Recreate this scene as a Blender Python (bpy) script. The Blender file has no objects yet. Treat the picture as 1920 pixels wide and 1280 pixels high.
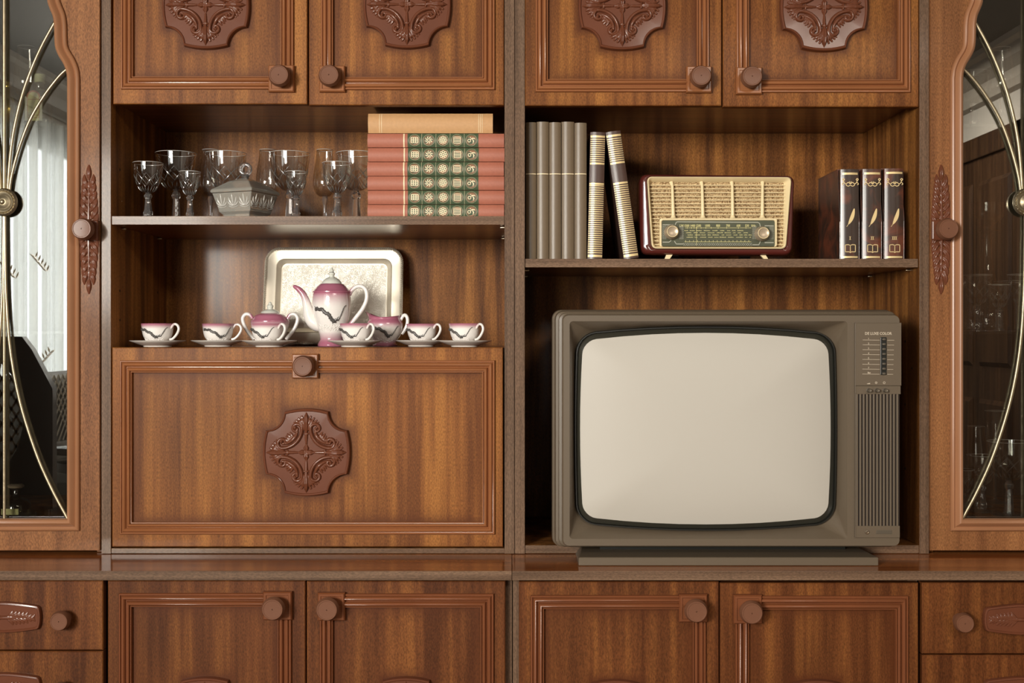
import bpy, math, random
import numpy as np
from mathutils import Vector, Matrix
random.seed(4)
C = bpy.context.scene.collection
PI = math.pi
CD = 2.2      # camera distance from the front plane of the upper cabinets
ZC = 1.2      # eye height
HY = 625.0    # horizon row

def S(y): return (CD + y) / CD * .001
def X(px, y=0.0): return (px - 960) * S(y)
def Z(py, y=0.0): return ZC + (HY - py) * S(y)

# ------------------------------------------------------------------ mesh builder
class MB:
    def __init__(s):
        s.v = []; s.f = []; s.col = {}; s.attr = None
    def add(s, vs, fs):
        n = len(s.v); s.v.extend([tuple(p) for p in vs]); s.f.extend([tuple(i + n for i in f) for f in fs]); return n
    def box(s, x0, x1, y0, y1, z0, z1):
        s.add([(x0,y0,z0),(x1,y0,z0),(x1,y1,z0),(x0,y1,z0),(x0,y0,z1),(x1,y0,z1),(x1,y1,z1),(x0,y1,z1)],
              [(0,3,2,1),(4,5,6,7),(0,1,5,4),(1,2,6,5),(2,3,7,6),(3,0,4,7)]); return s
    def grid(s, P):      # P[i][j] points
        n, m = len(P), len(P[0])
        s.add([p for r in P for p in r], [(i*m+j, i*m+j+1, (i+1)*m+j+1, (i+1)*m+j) for i in range(n-1) for j in range(m-1)]); return s
    def lathe(s, prof, c=(0,0,0), seg=40, axis='z', caps=True, facets=None):
        vs = []; n = len(prof)
        for r, h in prof:
            for k in range(seg):
                a = 2*PI*k/seg
                rr = max(r, 1e-5)
                if facets: rr = rr*math.cos(PI/facets)/math.cos(((a) % (2*PI/facets)) - PI/facets)
                u, w = rr*math.cos(a), rr*math.sin(a)
                if axis == 'z': vs.append((c[0]+u, c[1]+w, c[2]+h))
                elif axis == 'y': vs.append((c[0]+u, c[1]-h, c[2]+w))     # h towards the viewer
                else: vs.append((c[0]+h, c[1]+u, c[2]+w))
        fs = [(i*seg+k, i*seg+(k+1) % seg, (i+1)*seg+(k+1) % seg, (i+1)*seg+k) for i in range(n-1) for k in range(seg)]
        if caps:
            fs.append(tuple(range(seg))[::-1]); fs.append(tuple((n-1)*seg+k for k in range(seg)))
        s.add(vs, fs); return s
    def tube(s, pts, rad, seg=8, closed=False, flat=1.0, up=None):
        pts = [Vector(p) for p in pts]; n = len(pts)
        if not hasattr(rad, '__len__'): rad = [rad]*n
        vs = []; prev = None
        for i, p in enumerate(pts):
            a = pts[i-1] if (i > 0 or closed) else p; b = pts[(i+1) % n] if (i < n-1 or closed) else p
            t = (b-a).normalized() if (b-a).length > 1e-9 else Vector((0,0,1))
            if up is not None: ref = Vector(up)
            elif prev is None: ref = Vector((0,1,0)) if abs(t.y) < .9 else Vector((1,0,0))
            else: ref = prev
            u = (ref - t*ref.dot(t))
            if u.length < 1e-6: u = t.orthogonal()
            u.normalize(); prev = u; w = t.cross(u)
            for k in range(seg):
                q = 2*PI*k/seg
                vs.append(p + u*(math.cos(q)*rad[i]*flat) + w*(math.sin(q)*rad[i]))
        m = n if closed else n-1
        fs = [(i*seg+k, i*seg+(k+1) % seg, ((i+1) % n)*seg+(k+1) % seg, ((i+1) % n)*seg+k) for i in range(m) for k in range(seg)]
        if not closed:
            fs.append(tuple(range(seg))[::-1]); fs.append(tuple((n-1)*seg+k for k in range(seg)))
        s.add(vs, fs); return s
    def sweep(s, path, prof, y0, closed=True, out=1):
        # path: (x,z) list; prof: (offset outward, height towards viewer)
        n = len(path); vs = []; P = [Vector(p) for p in path]
        for i in range(n):
            p = P[i]
            a = P[i-1] if (i > 0 or closed) else None; b = P[(i+1) % n] if (i < n-1 or closed) else None
            d1 = (p-a).normalized() if a is not None else None; d2 = (b-p).normalized() if b is not None else None
            if d1 is None: d1 = d2
            if d2 is None: d2 = d1
            n1 = Vector((d1.y, -d1.x)); n2 = Vector((d2.y, -d2.x))
            m = (n1+n2)
            m = m.normalized() if m.length > 1e-6 else n1
            k = 1/max(.3, m.dot(n1))
            for o, h in prof:
                q = p + m*(o*k*out); vs.append((q.x, y0-h, q.y))
        L = len(prof); m_ = n if closed else n-1
        fs = []
        for i in range(m_):
            j = (i+1) % n
            for k in range(L-1): fs.append((i*L+k, i*L+k+1, j*L+k+1, j*L+k))
        if not closed: fs += [tuple(range(L)), tuple((n-1)*L+k for k in range(L))[::-1]]
        s.add(vs, fs); return s
    def loft(s, outs, cap0=False, cap1=False, closed=True):
        m = len(outs[0]); vs = [p for o in outs for p in o]
        r = m if closed else m-1
        fs = [(i*m+k, i*m+(k+1) % m, (i+1)*m+(k+1) % m, (i+1)*m+k) for i in range(len(outs)-1) for k in range(r)]
        if cap0: fs.append(tuple(range(m))[::-1])
        if cap1: fs.append(tuple((len(outs)-1)*m+k for k in range(m)))
        s.add(vs, fs); return s
    def prism(s, pts, y0, y1):          # pts (x,z), convex or simple
        n = len(pts)
        s.add([(x,y0,z) for x,z in pts]+[(x,y1,z) for x,z in pts],
              [tuple(range(n)), tuple(range(2*n-1, n-1, -1))]+[(i,(i+1) % n+0, n+(i+1) % n, n+i) for i in range(n)]); return s
    def ribbon(s, pts, w, y):           # flat stroke in the XZ plane
        P = [Vector(p) for p in pts]; n = len(P)
        if not hasattr(w, '__len__'): w = [w]*n
        vs = []
        for i in range(n):
            d = (P[min(i+1,n-1)]-P[max(i-1,0)]); d = d.normalized() if d.length > 1e-9 else Vector((1,0))
            q = Vector((-d.y, d.x))*w[i]*.5
            vs += [(P[i].x+q.x, y, P[i].y+q.y), (P[i].x-q.x, y, P[i].y-q.y)]
        s.add(vs, [(2*i,2*i+1,2*i+3,2*i+2) for i in range(n-1)]); return s
    def text(s, st, x, z, y, size, align='CENTER', bold=0.0, sx=1.0):
        cu = bpy.data.curves.new('t', 'FONT'); cu.body = st; cu.size = size; cu.align_x = align; cu.align_y = 'CENTER'; cu.offset = bold
        cu.resolution_u = 2
        o = bpy.data.objects.new('t', cu); C.objects.link(o)
        dg = bpy.context.evaluated_depsgraph_get(); me = bpy.data.meshes.new_from_object(o.evaluated_get(dg))
        s.add([(x+v.co.x*sx, y, z+v.co.y) for v in me.vertices], [tuple(p.vertices) for p in me.polygons])
        bpy.data.objects.remove(o); bpy.data.curves.remove(cu); bpy.data.meshes.remove(me); return s
    def rot(s, M, start=0):
        for i in range(start, len(s.v)): s.v[i] = tuple(M @ Vector(s.v[i]))
        return s
    def build(s, name, mat, parent=None, smooth=35, bevel=0, colf=None, stainf=None, recalc=True):
        root = parent
        while root is not None and root.parent is not None: root = root.parent
        L = root.location.copy() if root is not None else Vector((0,0,0))
        me = bpy.data.meshes.new(name)
        me.from_pydata([(a-L.x, b-L.y, c-L.z) for a,b,c in s.v], [], s.f); me.update()
        if recalc:
            import bmesh
            bm = bmesh.new(); bm.from_mesh(me); bmesh.ops.recalc_face_normals(bm, faces=bm.faces); bm.to_mesh(me); bm.free()
        if smooth:
            me.shade_smooth(); me.set_sharp_from_angle(angle=math.radians(smooth))
        if colf:
            a = me.color_attributes.new('Col', 'FLOAT_COLOR', 'POINT')
            a.data.foreach_set('color', np.array([list(colf(*p))+[1.0] for p in s.v], dtype=np.float32).ravel())
        if stainf:
            a = me.attributes.new('stain', 'FLOAT', 'POINT')
            a.data.foreach_set('value', np.array([stainf(*p) for p in s.v], dtype=np.float32))
        me.materials.append(mat)
        o = bpy.data.objects.new(name, me); C.objects.link(o)
        if parent is not None: o.parent = parent
        if bevel:
            b = o.modifiers.new('b', 'BEVEL'); b.width = bevel; b.segments = 2; b.limit_method = 'ANGLE'; b.angle_limit = math.radians(40)
            b.harden_normals = False
        return o

def thing(name, label, cat, loc, group=None, rotz=0):
    o = bpy.data.objects.new(name, None); C.objects.link(o); o.location = loc; o.empty_display_size = .05
    o.rotation_euler = (0,0,rotz); o['label'] = label; o['category'] = cat
    if group: o['group'] = group
    return o
def tag(o, label, cat, group=None):
    o['label'] = label; o['category'] = cat
    if group: o['group'] = group
    return o
def kids(o): return [c for c in C.objects if c.parent is o]
def copy_tree(o, parent=None):
    c = o.copy(); C.objects.link(c)
    if parent is not None: c.parent = parent
    for ch in kids(o): copy_tree(ch, c)
    return c
def struct(o): o['kind'] = 'structure'; return o
def cr(pts, n=8, closed=False):       # Catmull-Rom
    P = [np.array(p, float) for p in pts]; out = []; N = len(P)
    for i in range(N if closed else N-1):
        p0 = P[i-1] if (i > 0 or closed) else 2*P[0]-P[1]; p1 = P[i]; p2 = P[(i+1) % N]
        p3 = P[(i+2) % N] if (i+2 < N or closed) else 2*P[N-1]-P[N-2]
        for k in range(n):
            t = k/n
            out.append(tuple(.5*((2*p1)+(-p0+p2)*t+(2*p0-5*p1+4*p2-p3)*t*t+(-p0+3*p1-3*p2+p3)*t**3)))
    if not closed: out.append(tuple(P[-1]))
    return out
def circ(cx, cz, r, n=20, a0=0, a1=2*PI):
    return [(cx+r*math.cos(a0+(a1-a0)*k/(n-1)), cz+r*math.sin(a0+(a1-a0)*k/(n-1))) for k in range(n)]
def rrect(x0, x1, z0, z1, r, n=6, bulge=(0,0)):
    w, h = (x1-x0)/2, (z1-z0)/2; cx, cz = (x0+x1)/2, (z0+z1)/2; pts = []
    for q, (sx, sz) in enumerate(((1,1),(-1,1),(-1,-1),(1,-1))):
        for k in range(n+1):
            a = q*PI/2+PI/2*k/n; pts.append((sx*(w-r)+r*math.cos(a), sz*(h-r)+r*math.sin(a)))
        nx, nz = ((-1,1),(-1,-1),(1,-1),(1,1))[q]       # edge points to the next corner
        p = pts[-1]; e = {0:(-(w-r),h), 1:(-w,-(h-r)), 2:(w-r,-h), 3:(w,h-r)}[q]
        for k in range(1, 8): pts.append((p[0]+(e[0]-p[0])*k/8, p[1]+(e[1]-p[1])*k/8))
    out = []
    for x, z in pts:
        out.append((cx+x+bulge[0]*x/w*(1-(z/h)**2), cz+z+bulge[1]*z/h*(1-(x/w)**2)))
    return out
def y3(pts, y): return [(x, y, z) for x, z in pts]

# ------------------------------------------------------------------ materials
def newmat(name):
    m = bpy.data.materials.new(name); m.use_nodes = True; nt = m.node_tree
    b = nt.nodes['Principled BSDF']; return m, nt, b
def N(nt, t, **kw):
    n = nt.nodes.new(t)
    for k, v in kw.items():
        if k.startswith('i_'): n.inputs[k[2:].replace('_', ' ')].default_value = v
        else: setattr(n, k, v)
    return n
def plain(name, col, rough=.5, metal=0, coat=0, spec=.5, bump=0, bscale=200, var=0, emit=None):
    m, nt, b = newmat(name); b.inputs['Base Color'].default_value = (*col, 1); b.inputs['Roughness'].default_value = rough
    b.inputs['Metallic'].default_value = metal; b.inputs['Coat Weight'].default_value = coat; b.inputs['Specular IOR Level'].default_value = spec
    b.inputs['Coat Roughness'].default_value = .15
    tc = N(nt, 'ShaderNodeTexCoord')
    if var:
        n = N(nt, 'ShaderNodeTexNoise'); n.inputs['Scale'].default_value = bscale*.15; n.inputs['Detail'].default_value = 4
        nt.links.new(tc.outputs['Object'], n.inputs['Vector'])
        mx = N(nt, 'ShaderNodeMix', data_type='RGBA'); mx.inputs[6].default_value = tuple(c*(1-var) for c in col)+(1,)
        mx.inputs[7].default_value = tuple(min(1, c*(1+var)) for c in col)+(1,)
        nt.links.new(n.outputs[0], mx.inputs[0]); nt.links.new(mx.outputs[2], b.inputs['Base Color'])
    if bump:
        n = N(nt, 'ShaderNodeTexNoise'); n.inputs['Scale'].default_value = bscale; n.inputs['Detail'].default_value = 3
        nt.links.new(tc.outputs['Object'], n.inputs['Vector'])
        bp = N(nt, 'ShaderNodeBump'); bp.inputs['Strength'].default_value = bump; bp.inputs['Distance'].default_value = .001
        nt.links.new(n.outputs[0], bp.inputs['Height']); nt.links.new(bp.outputs[0], b.inputs['Normal'])
    if emit: b.inputs['Emission Color'].default_value = (*emit[:3], 1); b.inputs['Emission Strength'].default_value = emit[3]
    return m
def wood(name, c0, c1, c2, stainc=(.075,.020,.006), rough=.50, coat=.03, dirn='z', ribbon=14, fleck=1.0, amp=1.0):
    """quarter-sawn ribbon figure: broad soft stripes along the grain, short fine flecks on top"""
    m, nt, b = newmat(name); lk = nt.links.new
    tc = N(nt, 'ShaderNodeTexCoord'); oi = N(nt, 'ShaderNodeObjectInfo')
    off = N(nt, 'ShaderNodeVectorMath', operation='MULTIPLY'); lk(oi.outputs['Random'], off.inputs[0]); off.inputs[1].default_value = (7.3, 3.1, 5.7)
    add = N(nt, 'ShaderNodeVectorMath', operation='ADD'); lk(tc.outputs['Object'], add.inputs[0]); lk(off.outputs[0], add.inputs[1])
    def mp(sc):
        q = N(nt, 'ShaderNodeMapping'); q.inputs['Scale'].default_value = sc; lk(add.outputs[0], q.inputs[0]); return q
    def sc(a, l): return {'z': (a, a, l), 'x': (l, a, a)}[dirn]
    n1 = N(nt, 'ShaderNodeTexNoise'); n1.inputs['Scale'].default_value = 1; n1.inputs['Detail'].default_value = 5; n1.inputs['Roughness'].default_value = .6; n1.inputs['Distortion'].default_value = .2
    lk(mp(sc(ribbon*2.8, 1.3)).outputs[0], n1.inputs['Vector'])
    n2 = N(nt, 'ShaderNodeTexNoise'); n2.inputs['Scale'].default_value = 1; n2.inputs['Detail'].default_value = 2
    lk(mp(sc(620, 210)).outputs[0], n2.inputs['Vector'])
    n3 = N(nt, 'ShaderNodeTexNoise'); n3.inputs['Scale'].default_value = 1; n3.inputs['Detail'].default_value = 2
    lk(mp(sc(5, 2.5)).outputs[0], n3.inputs['Vector'])
    r1 = N(nt, 'ShaderNodeValToRGB'); e = r1.color_ramp.elements
    e[0].position = .37; e[0].color = (*c0, 1); e[1].position = .64; e[1].color = (*c2, 1); k = e.new(.5); k.color = (*c1, 1)
    lk(n1.outputs[0], r1.inputs[0])
    mr = N(nt, 'ShaderNodeMapRange'); mr.inputs[1].default_value = .3; mr.inputs[2].default_value = .7
    mr.inputs[3].default_value = 1-.34*fleck; mr.inputs[4].default_value = 1+.34*fleck; lk(n2.outputs[0], mr.inputs[0])
    mr3 = N(nt, 'ShaderNodeMapRange'); mr3.inputs[1].default_value = .3; mr3.inputs[2].default_value = .7
    mr3.inputs[3].default_value = .82; mr3.inputs[4].default_value = 1.15; lk(n3.outputs[0], mr3.inputs[0])
    mu = N(nt, 'ShaderNodeMath', operation='MULTIPLY'); lk(mr.outputs[0], mu.inputs[0]); lk(mr3.outputs[0], mu.inputs[1])
    vm = N(nt, 'ShaderNodeVectorMath', operation='SCALE'); lk(r1.outputs[0], vm.inputs[0]); lk(mu.outputs[0], vm.inputs['Scale'])
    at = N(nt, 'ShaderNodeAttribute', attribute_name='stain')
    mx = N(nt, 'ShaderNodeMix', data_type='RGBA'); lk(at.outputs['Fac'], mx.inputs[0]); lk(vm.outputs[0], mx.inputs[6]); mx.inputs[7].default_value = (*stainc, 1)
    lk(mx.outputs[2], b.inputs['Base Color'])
    b.inputs['Roughness'].default_value = rough; b.inputs['Coat Weight'].default_value = coat; b.inputs['Coat Roughness'].default_value = .12; b.inputs['Specular IOR Level'].default_value = .14
    bp = N(nt, 'ShaderNodeBump'); bp.inputs['Strength'].default_value = .12; bp.inputs['Distance'].default_value = .0006
    lk(n2.outputs[0], bp.inputs['Height']); lk(bp.outputs[0], b.inputs['Normal'])
    return m

M = {}
M['panel'] = wood('sapele veneer', (.128,.043,.011), (.198,.071,.0175), (.285,.112,.026))
M['panel_low'] = wood('sapele veneer shaded', (.070,.021,.006), (.112,.036,.010), (.170,.060,.015))  # same veneer darkened: dimmer light on the lower units put into the colour
M['frame'] = wood('sapele frame', (.160,.064,.025), (.215,.089,.034), (.270,.116,.044), ribbon=9)
M['inside'] = wood('sapele inside', (.088,.031,.009), (.185,.069,.017), (.315,.128,.031), ribbon=10, coat=.08)
M['soffit'] = wood('horizontal veneer', (.120,.040,.016), (.175,.060,.022), (.24,.085,.030), dirn='x', rough=.30, coat=.35)
M['edge'] = wood('walnut edge band', (.100,.058,.035), (.132,.078,.048), (.165,.100,.062), ribbon=40, fleck=.8, coat=.1, rough=.45)
M['edgeh'] = wood('walnut edge band horizontal', (.100,.058,.035), (.132,.078,.048), (.165,.100,.062), dirn='x', ribbon=40, fleck=.8, coat=.1, rough=.45)
M['mould'] = plain('moulding lacquer', (.265,.098,.036), .6, coat=.35, spec=.15, var=.18, bscale=60, bump=.1)
M['mould_low'] = plain('moulding lacquer shaded', (.165,.052,.019), .6, coat=.28, spec=.15, var=.2, bscale=60, bump=.1)  # darker copy of the moulding, shade of the lower units painted in
M['mould_v'] = plain('moulding light lacquer', (.310,.140,.066), .38, coat=.15, var=.15, bscale=60)
M['carve'] = plain('carved wood', (.125,.038,.017), .6, coat=.55, spec=.15, var=.2, bscale=120)
M['knob'] = plain('knob wood', (.150,.062,.033), .6, coat=.1, spec=.2, var=.12, bscale=90)
M['top'] = wood('worktop veneer', (.17,.050,.016), (.27,.088,.026), (.38,.135,.040), dirn='x', rough=.18, coat=.45)
M['dark'] = plain('blackish brown', (.012,.006,.004), .8)  # near-black brown for holes, vitrine backs and other dark parts
M['brass'] = plain('aged brass', (.36,.30,.20), .40, metal=1, var=.3, bscale=500, bump=.15)
M['pin'] = plain('shelf pin metal', (.5,.42,.3), .3, metal=1)
M['screen'] = None

def vcol(name, rough=.15, coat=.5, bump=0):
    m, nt, b = newmat(name); a = N(nt, 'ShaderNodeAttribute', attribute_name='Col'); nt.links.new(a.outputs['Color'], b.inputs['Base Color'])
    b.inputs['Roughness'].default_value = rough; b.inputs['Coat Weight'].default_value = coat; b.inputs['Coat Roughness'].default_value = .05
    if bump:
        tc = N(nt, 'ShaderNodeTexCoord'); n = N(nt, 'ShaderNodeTexNoise'); n.inputs['Scale'].default_value = 110; n.inputs['Distortion'].default_value = 1.5
        nt.links.new(tc.outputs['Object'], n.inputs['Vector']); bp = N(nt, 'ShaderNodeBump'); bp.inputs['Strength'].default_value = bump; bp.inputs['Distance'].default_value = .002
        nt.links.new(n.outputs[0], bp.inputs['Height']); nt.links.new(bp.outputs[0], b.inputs['Normal'])
    return m
M['china'] = vcol('porcelain', .16, .5, .15)
M['dragon'] = plain('raised dark slip', (.095,.088,.082), .35, var=.4, bscale=900)
M['slip'] = plain('raised white slip', (.80,.76,.72), .3)
def glassmat(name, ior=1.45, tint=(1,1,1), rough=0):
    m, nt, b = newmat(name); b.inputs['Base Color'].default_value = (*tint, 1); b.inputs['Transmission Weight'].default_value = 1
    b.inputs['Roughness'].default_value = rough; b.inputs['IOR'].default_value = ior; return m
M['glass'] = glassmat('crystal'); M['glass'].node_tree.nodes['Principled BSDF'].inputs['Transmission Weight'].default_value = .94
def thin(name, refl, tint=(1,1,1), edge=.6, rough=.0, col=(1,1,1)):
    m = bpy.data.materials.new(name); m.use_nodes = True; nt = m.node_tree; nt.nodes.clear()
    o = N(nt, 'ShaderNodeOutputMaterial'); t = N(nt, 'ShaderNodeBsdfTransparent'); t.inputs[0].default_value = (*tint, 1)
    g = N(nt, 'ShaderNodeBsdfGlossy'); g.inputs['Roughness'].default_value = rough; g.inputs['Color'].default_value = (*col, 1)
    lw = N(nt, 'ShaderNodeLayerWeight'); lw.inputs['Blend'].default_value = .35
    mr = N(nt, 'ShaderNodeMapRange'); mr.inputs[3].default_value = refl; mr.inputs[4].default_value = edge; nt.links.new(lw.outputs['Facing'], mr.inputs[0])
    x = N(nt, 'ShaderNodeMixShader'); nt.links.new(mr.outputs[0], x.inputs[0]); nt.links.new(t.outputs[0], x.inputs[1]); nt.links.new(g.outputs[0], x.inputs[2])
    nt.links.new(x.outputs[0], o.inputs[0]); return m
M['thin'] = thin('thin goblet glass', .10, (.90,.89,.87), .8, .05)
M['pane'] = thin('tinted reflective pane', .27, (.90,.90,.87), .6, .0, (.95,.96,.95))
M['shelfglass'] = thin('shelf glass', .12, (.82,.88,.84), .5)
M['cut'] = plain('cut glass facets', (.30,.29,.27), .12, spec=1)
M['cut'].node_tree.nodes['Principled BSDF'].inputs['Transmission Weight'].default_value = .55
M['rim'] = plain('glass rim', (.50,.48,.44), .1, spec=1)

# ------------------------------------------------------------------ ornaments (height fields)
def relief(strokes, x0, x1, z0, z1, step, groove=True, base=-.0006):
    xs = np.arange(x0, x1+step/2, step); zs = np.arange(z0, z1+step/2, step)
    GX, GZ = np.meshgrid(xs, zs); H = np.full(GX.shape, base)
    for pts, r0, r1, hh, gv in strokes:
        n = len(pts); ra = [hh(i/(n-1)) if callable(hh) else r0+(r1-r0)*i/(n-1) for i in range(n)]; R = max(ra)
        px = [p[0] for p in pts]; pz = [p[1] for p in pts]
        ix0 = max(0, int((min(px)-R-x0)/step)); ix1 = min(len(xs), int((max(px)+R-x0)/step)+2)
        iz0 = max(0, int((min(pz)-R-z0)/step)); iz1 = min(len(zs), int((max(pz)+R-z0)/step)+2)
        if ix1 <= ix0 or iz1 <= iz0: continue
        gx, gz = GX[iz0:iz1, ix0:ix1], GZ[iz0:iz1, ix0:ix1]
        Q = np.full(gx.shape, 9.0); RR = np.zeros(gx.shape); SG = np.zeros(gx.shape)
        for i in range(n-1):
            (ax, az), (bx, bz) = pts[i], pts[i+1]; dx, dz = bx-ax, bz-az; L2 = dx*dx+dz*dz+1e-12
            t = np.clip(((gx-ax)*dx+(gz-az)*dz)/L2, 0, 1); r = ra[i]+(ra[i+1]-ra[i])*t
            q = np.hypot(gx-ax-t*dx, gz-az-t*dz)/np.maximum(r, 1e-6); m = q < Q
            Q = np.where(m, q, Q); RR = np.where(m, r, RR)
        h = RR*gv[1]*np.sqrt(np.clip(1-Q*Q, 0, 1))-gv[0]*RR*np.exp(-(Q/.25)**2)
        H[iz0:iz1, ix0:ix1] = np.maximum(H[iz0:iz1, ix0:ix1], np.where(Q < 1, h, base))
    return GX, GZ, H
def leafpts(p0, p1, bend, n=9):
    (ax, az), (bx, bz) = p0, p1; mx, mz = (ax+bx)/2-(bz-az)*bend, (az+bz)/2+(bx-ax)*bend
    return [((1-t)**2*ax+2*t*(1-t)*mx+t*t*bx, (1-t)**2*az+2*t*(1-t)*mz+t*t*bz) for t in [k/(n-1) for k in range(n)]]
def leafr(r): return lambda t: r*(.35+.9*math.sin(PI*min(1, .12+t*.80)))*(1 if t < .8 else (1-t)/.2*.75+.25)
def medallion_strokes():
    mm = .001; out = []
    def T(pts, q, mir):
        r = []
        for u, v in pts:
            if mir: u = -u
            for _ in range(q): u, v = v, -u
            r.append((u*mm, v*mm))
        return r
    for q in range(4):
        # centre petal, stem, palmette
        out.append((T([(0,0),(0,8),(0,17)], q, 0), 0, 0, lambda t: mm*5.2*math.sin(PI*(.25+.7*t)), (.35,.8)))
        out.append((T([(0,17),(0,34)], q, 0), 2.2*mm, 3.4*mm, None, (.0,.9)))
        out.append((T([(-3.5,35),(3.5,35)], q, 0), 2*mm, 2*mm, None, (0,1.3)))
        out.append((T([(0,36),(0,48),(0,58),(0,67),(0,74)], q, 0), 0, 0, lambda t: mm*(2.5+2.8*math.sin(PI*min(1,t*1.1)))*(1 if t < .8 else .35), (.3,1.25)))
        for mir in (0, 1):
            for (e, b, r) in (((8.5,67),.10,3.4), ((14.5,63.5),.10,3.2), ((19.5,59.5),.12,2.8), ((23,56),.15,2.2)):
                out.append((T(leafpts((1.5,40), e, b), q, mir), 0, 0, (lambda rr: lambda t: mm*rr*(.45+.75*math.sin(PI*min(1,.1+.75*t)))*(1 if t < .85 else .7))(r), (.3,1.0)))
        # C scrolls in the quadrant (right-up)
        arc = [(45-37*math.cos(a), 45-37*math.sin(a)) for a in np.linspace(0, PI/2, 15)]
        curl = [(8,45),(9,48.5),(13,52),(19,52.5),(24,49),(25,43.5),(21.5,39.5),(17.5,40.5),(16.5,44),(19,46)]
        curl = cr(curl, 4)
        m2 = [(v,u) for u,v in curl]
        out.append((T(curl, q, 0), 3.6*mm, 2.1*mm, None, (0,1.15))); out.append((T(m2, q, 0), 3.6*mm, 2.1*mm, None, (0,1.15)))
        out.append((T(arc, q, 0), 3.7*mm, 3.7*mm, None, (0,1.2)))
        arc2 = [(46-30.5*math.cos(a), 46-30.5*math.sin(a)) for a in np.linspace(.12, PI/2-.12, 12)]
        out.append((T(arc2, q, 0), 0, 0, lambda t: mm*(1.6+2.6*math.sin(PI*t)), (0,1.1)))
        out.append((T([(20,46),(20.1,46)], q, 0), 3.2*mm, 3.2*mm, None, (0,1.5))); out.append((T([(46,20),(46.1,20)], q, 0), 3.2*mm, 3.2*mm, None, (0,1.5)))
        for e, b in (((37,30),-.2), ((34,35),-.05), ((30,37),.2), ((27,42),.3)):
            if q in (0, 2): e = (e[1], e[0]); b = -b
            out.append((T(leafpts((22,25) if q not in (0,2) else (25,22), e, b), q, 0), 0, 0, lambda t: mm*2.3*(.6+.6*math.sin(PI*min(1,t))), (.25,1.0)))
    return out
def plate_outline(R=.082, n=12):
    """four bowed sides joined by concave corners"""
    a = R; pts = []
    base = []
    s = .50*R; e = .93*R
    for k in range(n+1):                       # top side from (s,e) to (-s,e) bowed
        t = -1+2*k/n; base.append((-t*s, e+(R-e)*(1-t*t)))
    for k in range(1, n):                      # concave corner to the left side
        t = k/n; ang = t*PI/2
        cx, cz = -e-.02*R, e+.02*R; r = e-s+.02*R
        base.append((cx+r*math.cos(-ang), cz+r*math.sin(-ang)))
    for q in range(4):
        for u, v in base:
            for _ in range(q): u, v = -v, u
            pts.append((u, v))
    return pts
_med = {}
def medallion(cx, cz, y, parent, mat):
    """carved plate: outline prism with beaded rim and scrolled relief"""
    if 'o' not in _med:
        st = medallion_strokes(); GX, GZ, H = relief(st, -.076, .076, -.076, .076, .0007)
        H = np.where(H > 0, H*1.45, H); _med['h'] = (GX, GZ, H); _med['o'] = plate_outline()
    GX, GZ, H = _med['h']; ol = _med['o']; T = .009
    mb = MB()
    P = [(cx+u, cz+v) for u, v in ol]
    ins = lambda k: [(cx+u*k, cz+v*k) for u, v in ol]
    mb.loft([y3(ins(1.0), y), y3(ins(1.0), y-.004), y3(ins(.985), y-T-.0014), y3(ins(.965), y-T-.0026), y3(ins(.945), y-T-.0020), y3(ins(.93), y-T+.0002), y3(ins(.5), y-T-.0002), y3(ins(.01), y-T-.0002)], cap1=True)
    o = mb.build('carved_medallion', mat, parent, smooth=28)
    if 'mesh' not in _med:
        r = MB(); n, m = H.shape
        keep = H > -.00055
        idx = -np.ones(H.shape, int); vs = []; fs = []
        cell = keep[:-1,:-1] | keep[1:,:-1] | keep[:-1,1:] | keep[1:,1:]
        use = np.zeros(H.shape, bool); use[:-1,:-1] |= cell; use[1:,:-1] |= cell; use[:-1,1:] |= cell; use[1:,1:] |= cell
        ii = np.argwhere(use); idx[use] = np.arange(len(ii))
        vs = [(GX[i,j], -H[i,j], GZ[i,j]) for i, j in ii]
        fs = [(idx[i,j], idx[i,j+1], idx[i+1,j+1], idx[i+1,j]) for i, j in np.argwhere(cell)]
        me = bpy.data.meshes.new('scroll_relief'); me.from_pydata(vs, [], fs); me.shade_smooth(); me.materials.append(mat); _med['mesh'] = me
    L = root_of(parent).location
    q = bpy.data.objects.new('scroll_relief', _med['mesh']); C.objects.link(q); q.parent = o; q.location = (cx-L.x, y-T-.0002-L.y, cz-L.z)
    return o
def root_of(o):
    while o.parent is not None: o = o.parent
    return o
def relief_obj(name, strokes, ext, step, cx, cz, y, parent, mat):
    GX, GZ, H = relief(strokes, *ext, step)
    keep = H > -.0005; cell = keep[:-1,:-1] | keep[1:,:-1] | keep[:-1,1:] | keep[1:,1:]
    use = np.zeros(H.shape, bool); use[:-1,:-1] |= cell; use[1:,:-1] |= cell; use[:-1,1:] |= cell; use[1:,1:] |= cell
    idx = -np.ones(H.shape, int); ii = np.argwhere(use); idx[use] = np.arange(len(ii))
    mb = MB(); mb.add([(cx+GX[i,j], y-H[i,j], cz+GZ[i,j]) for i, j in ii], [(idx[i,j], idx[i,j+1], idx[i+1,j+1], idx[i+1,j]) for i, j in np.argwhere(cell)])
    return mb.build(name, mat, parent, smooth=80, recalc=False)
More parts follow.
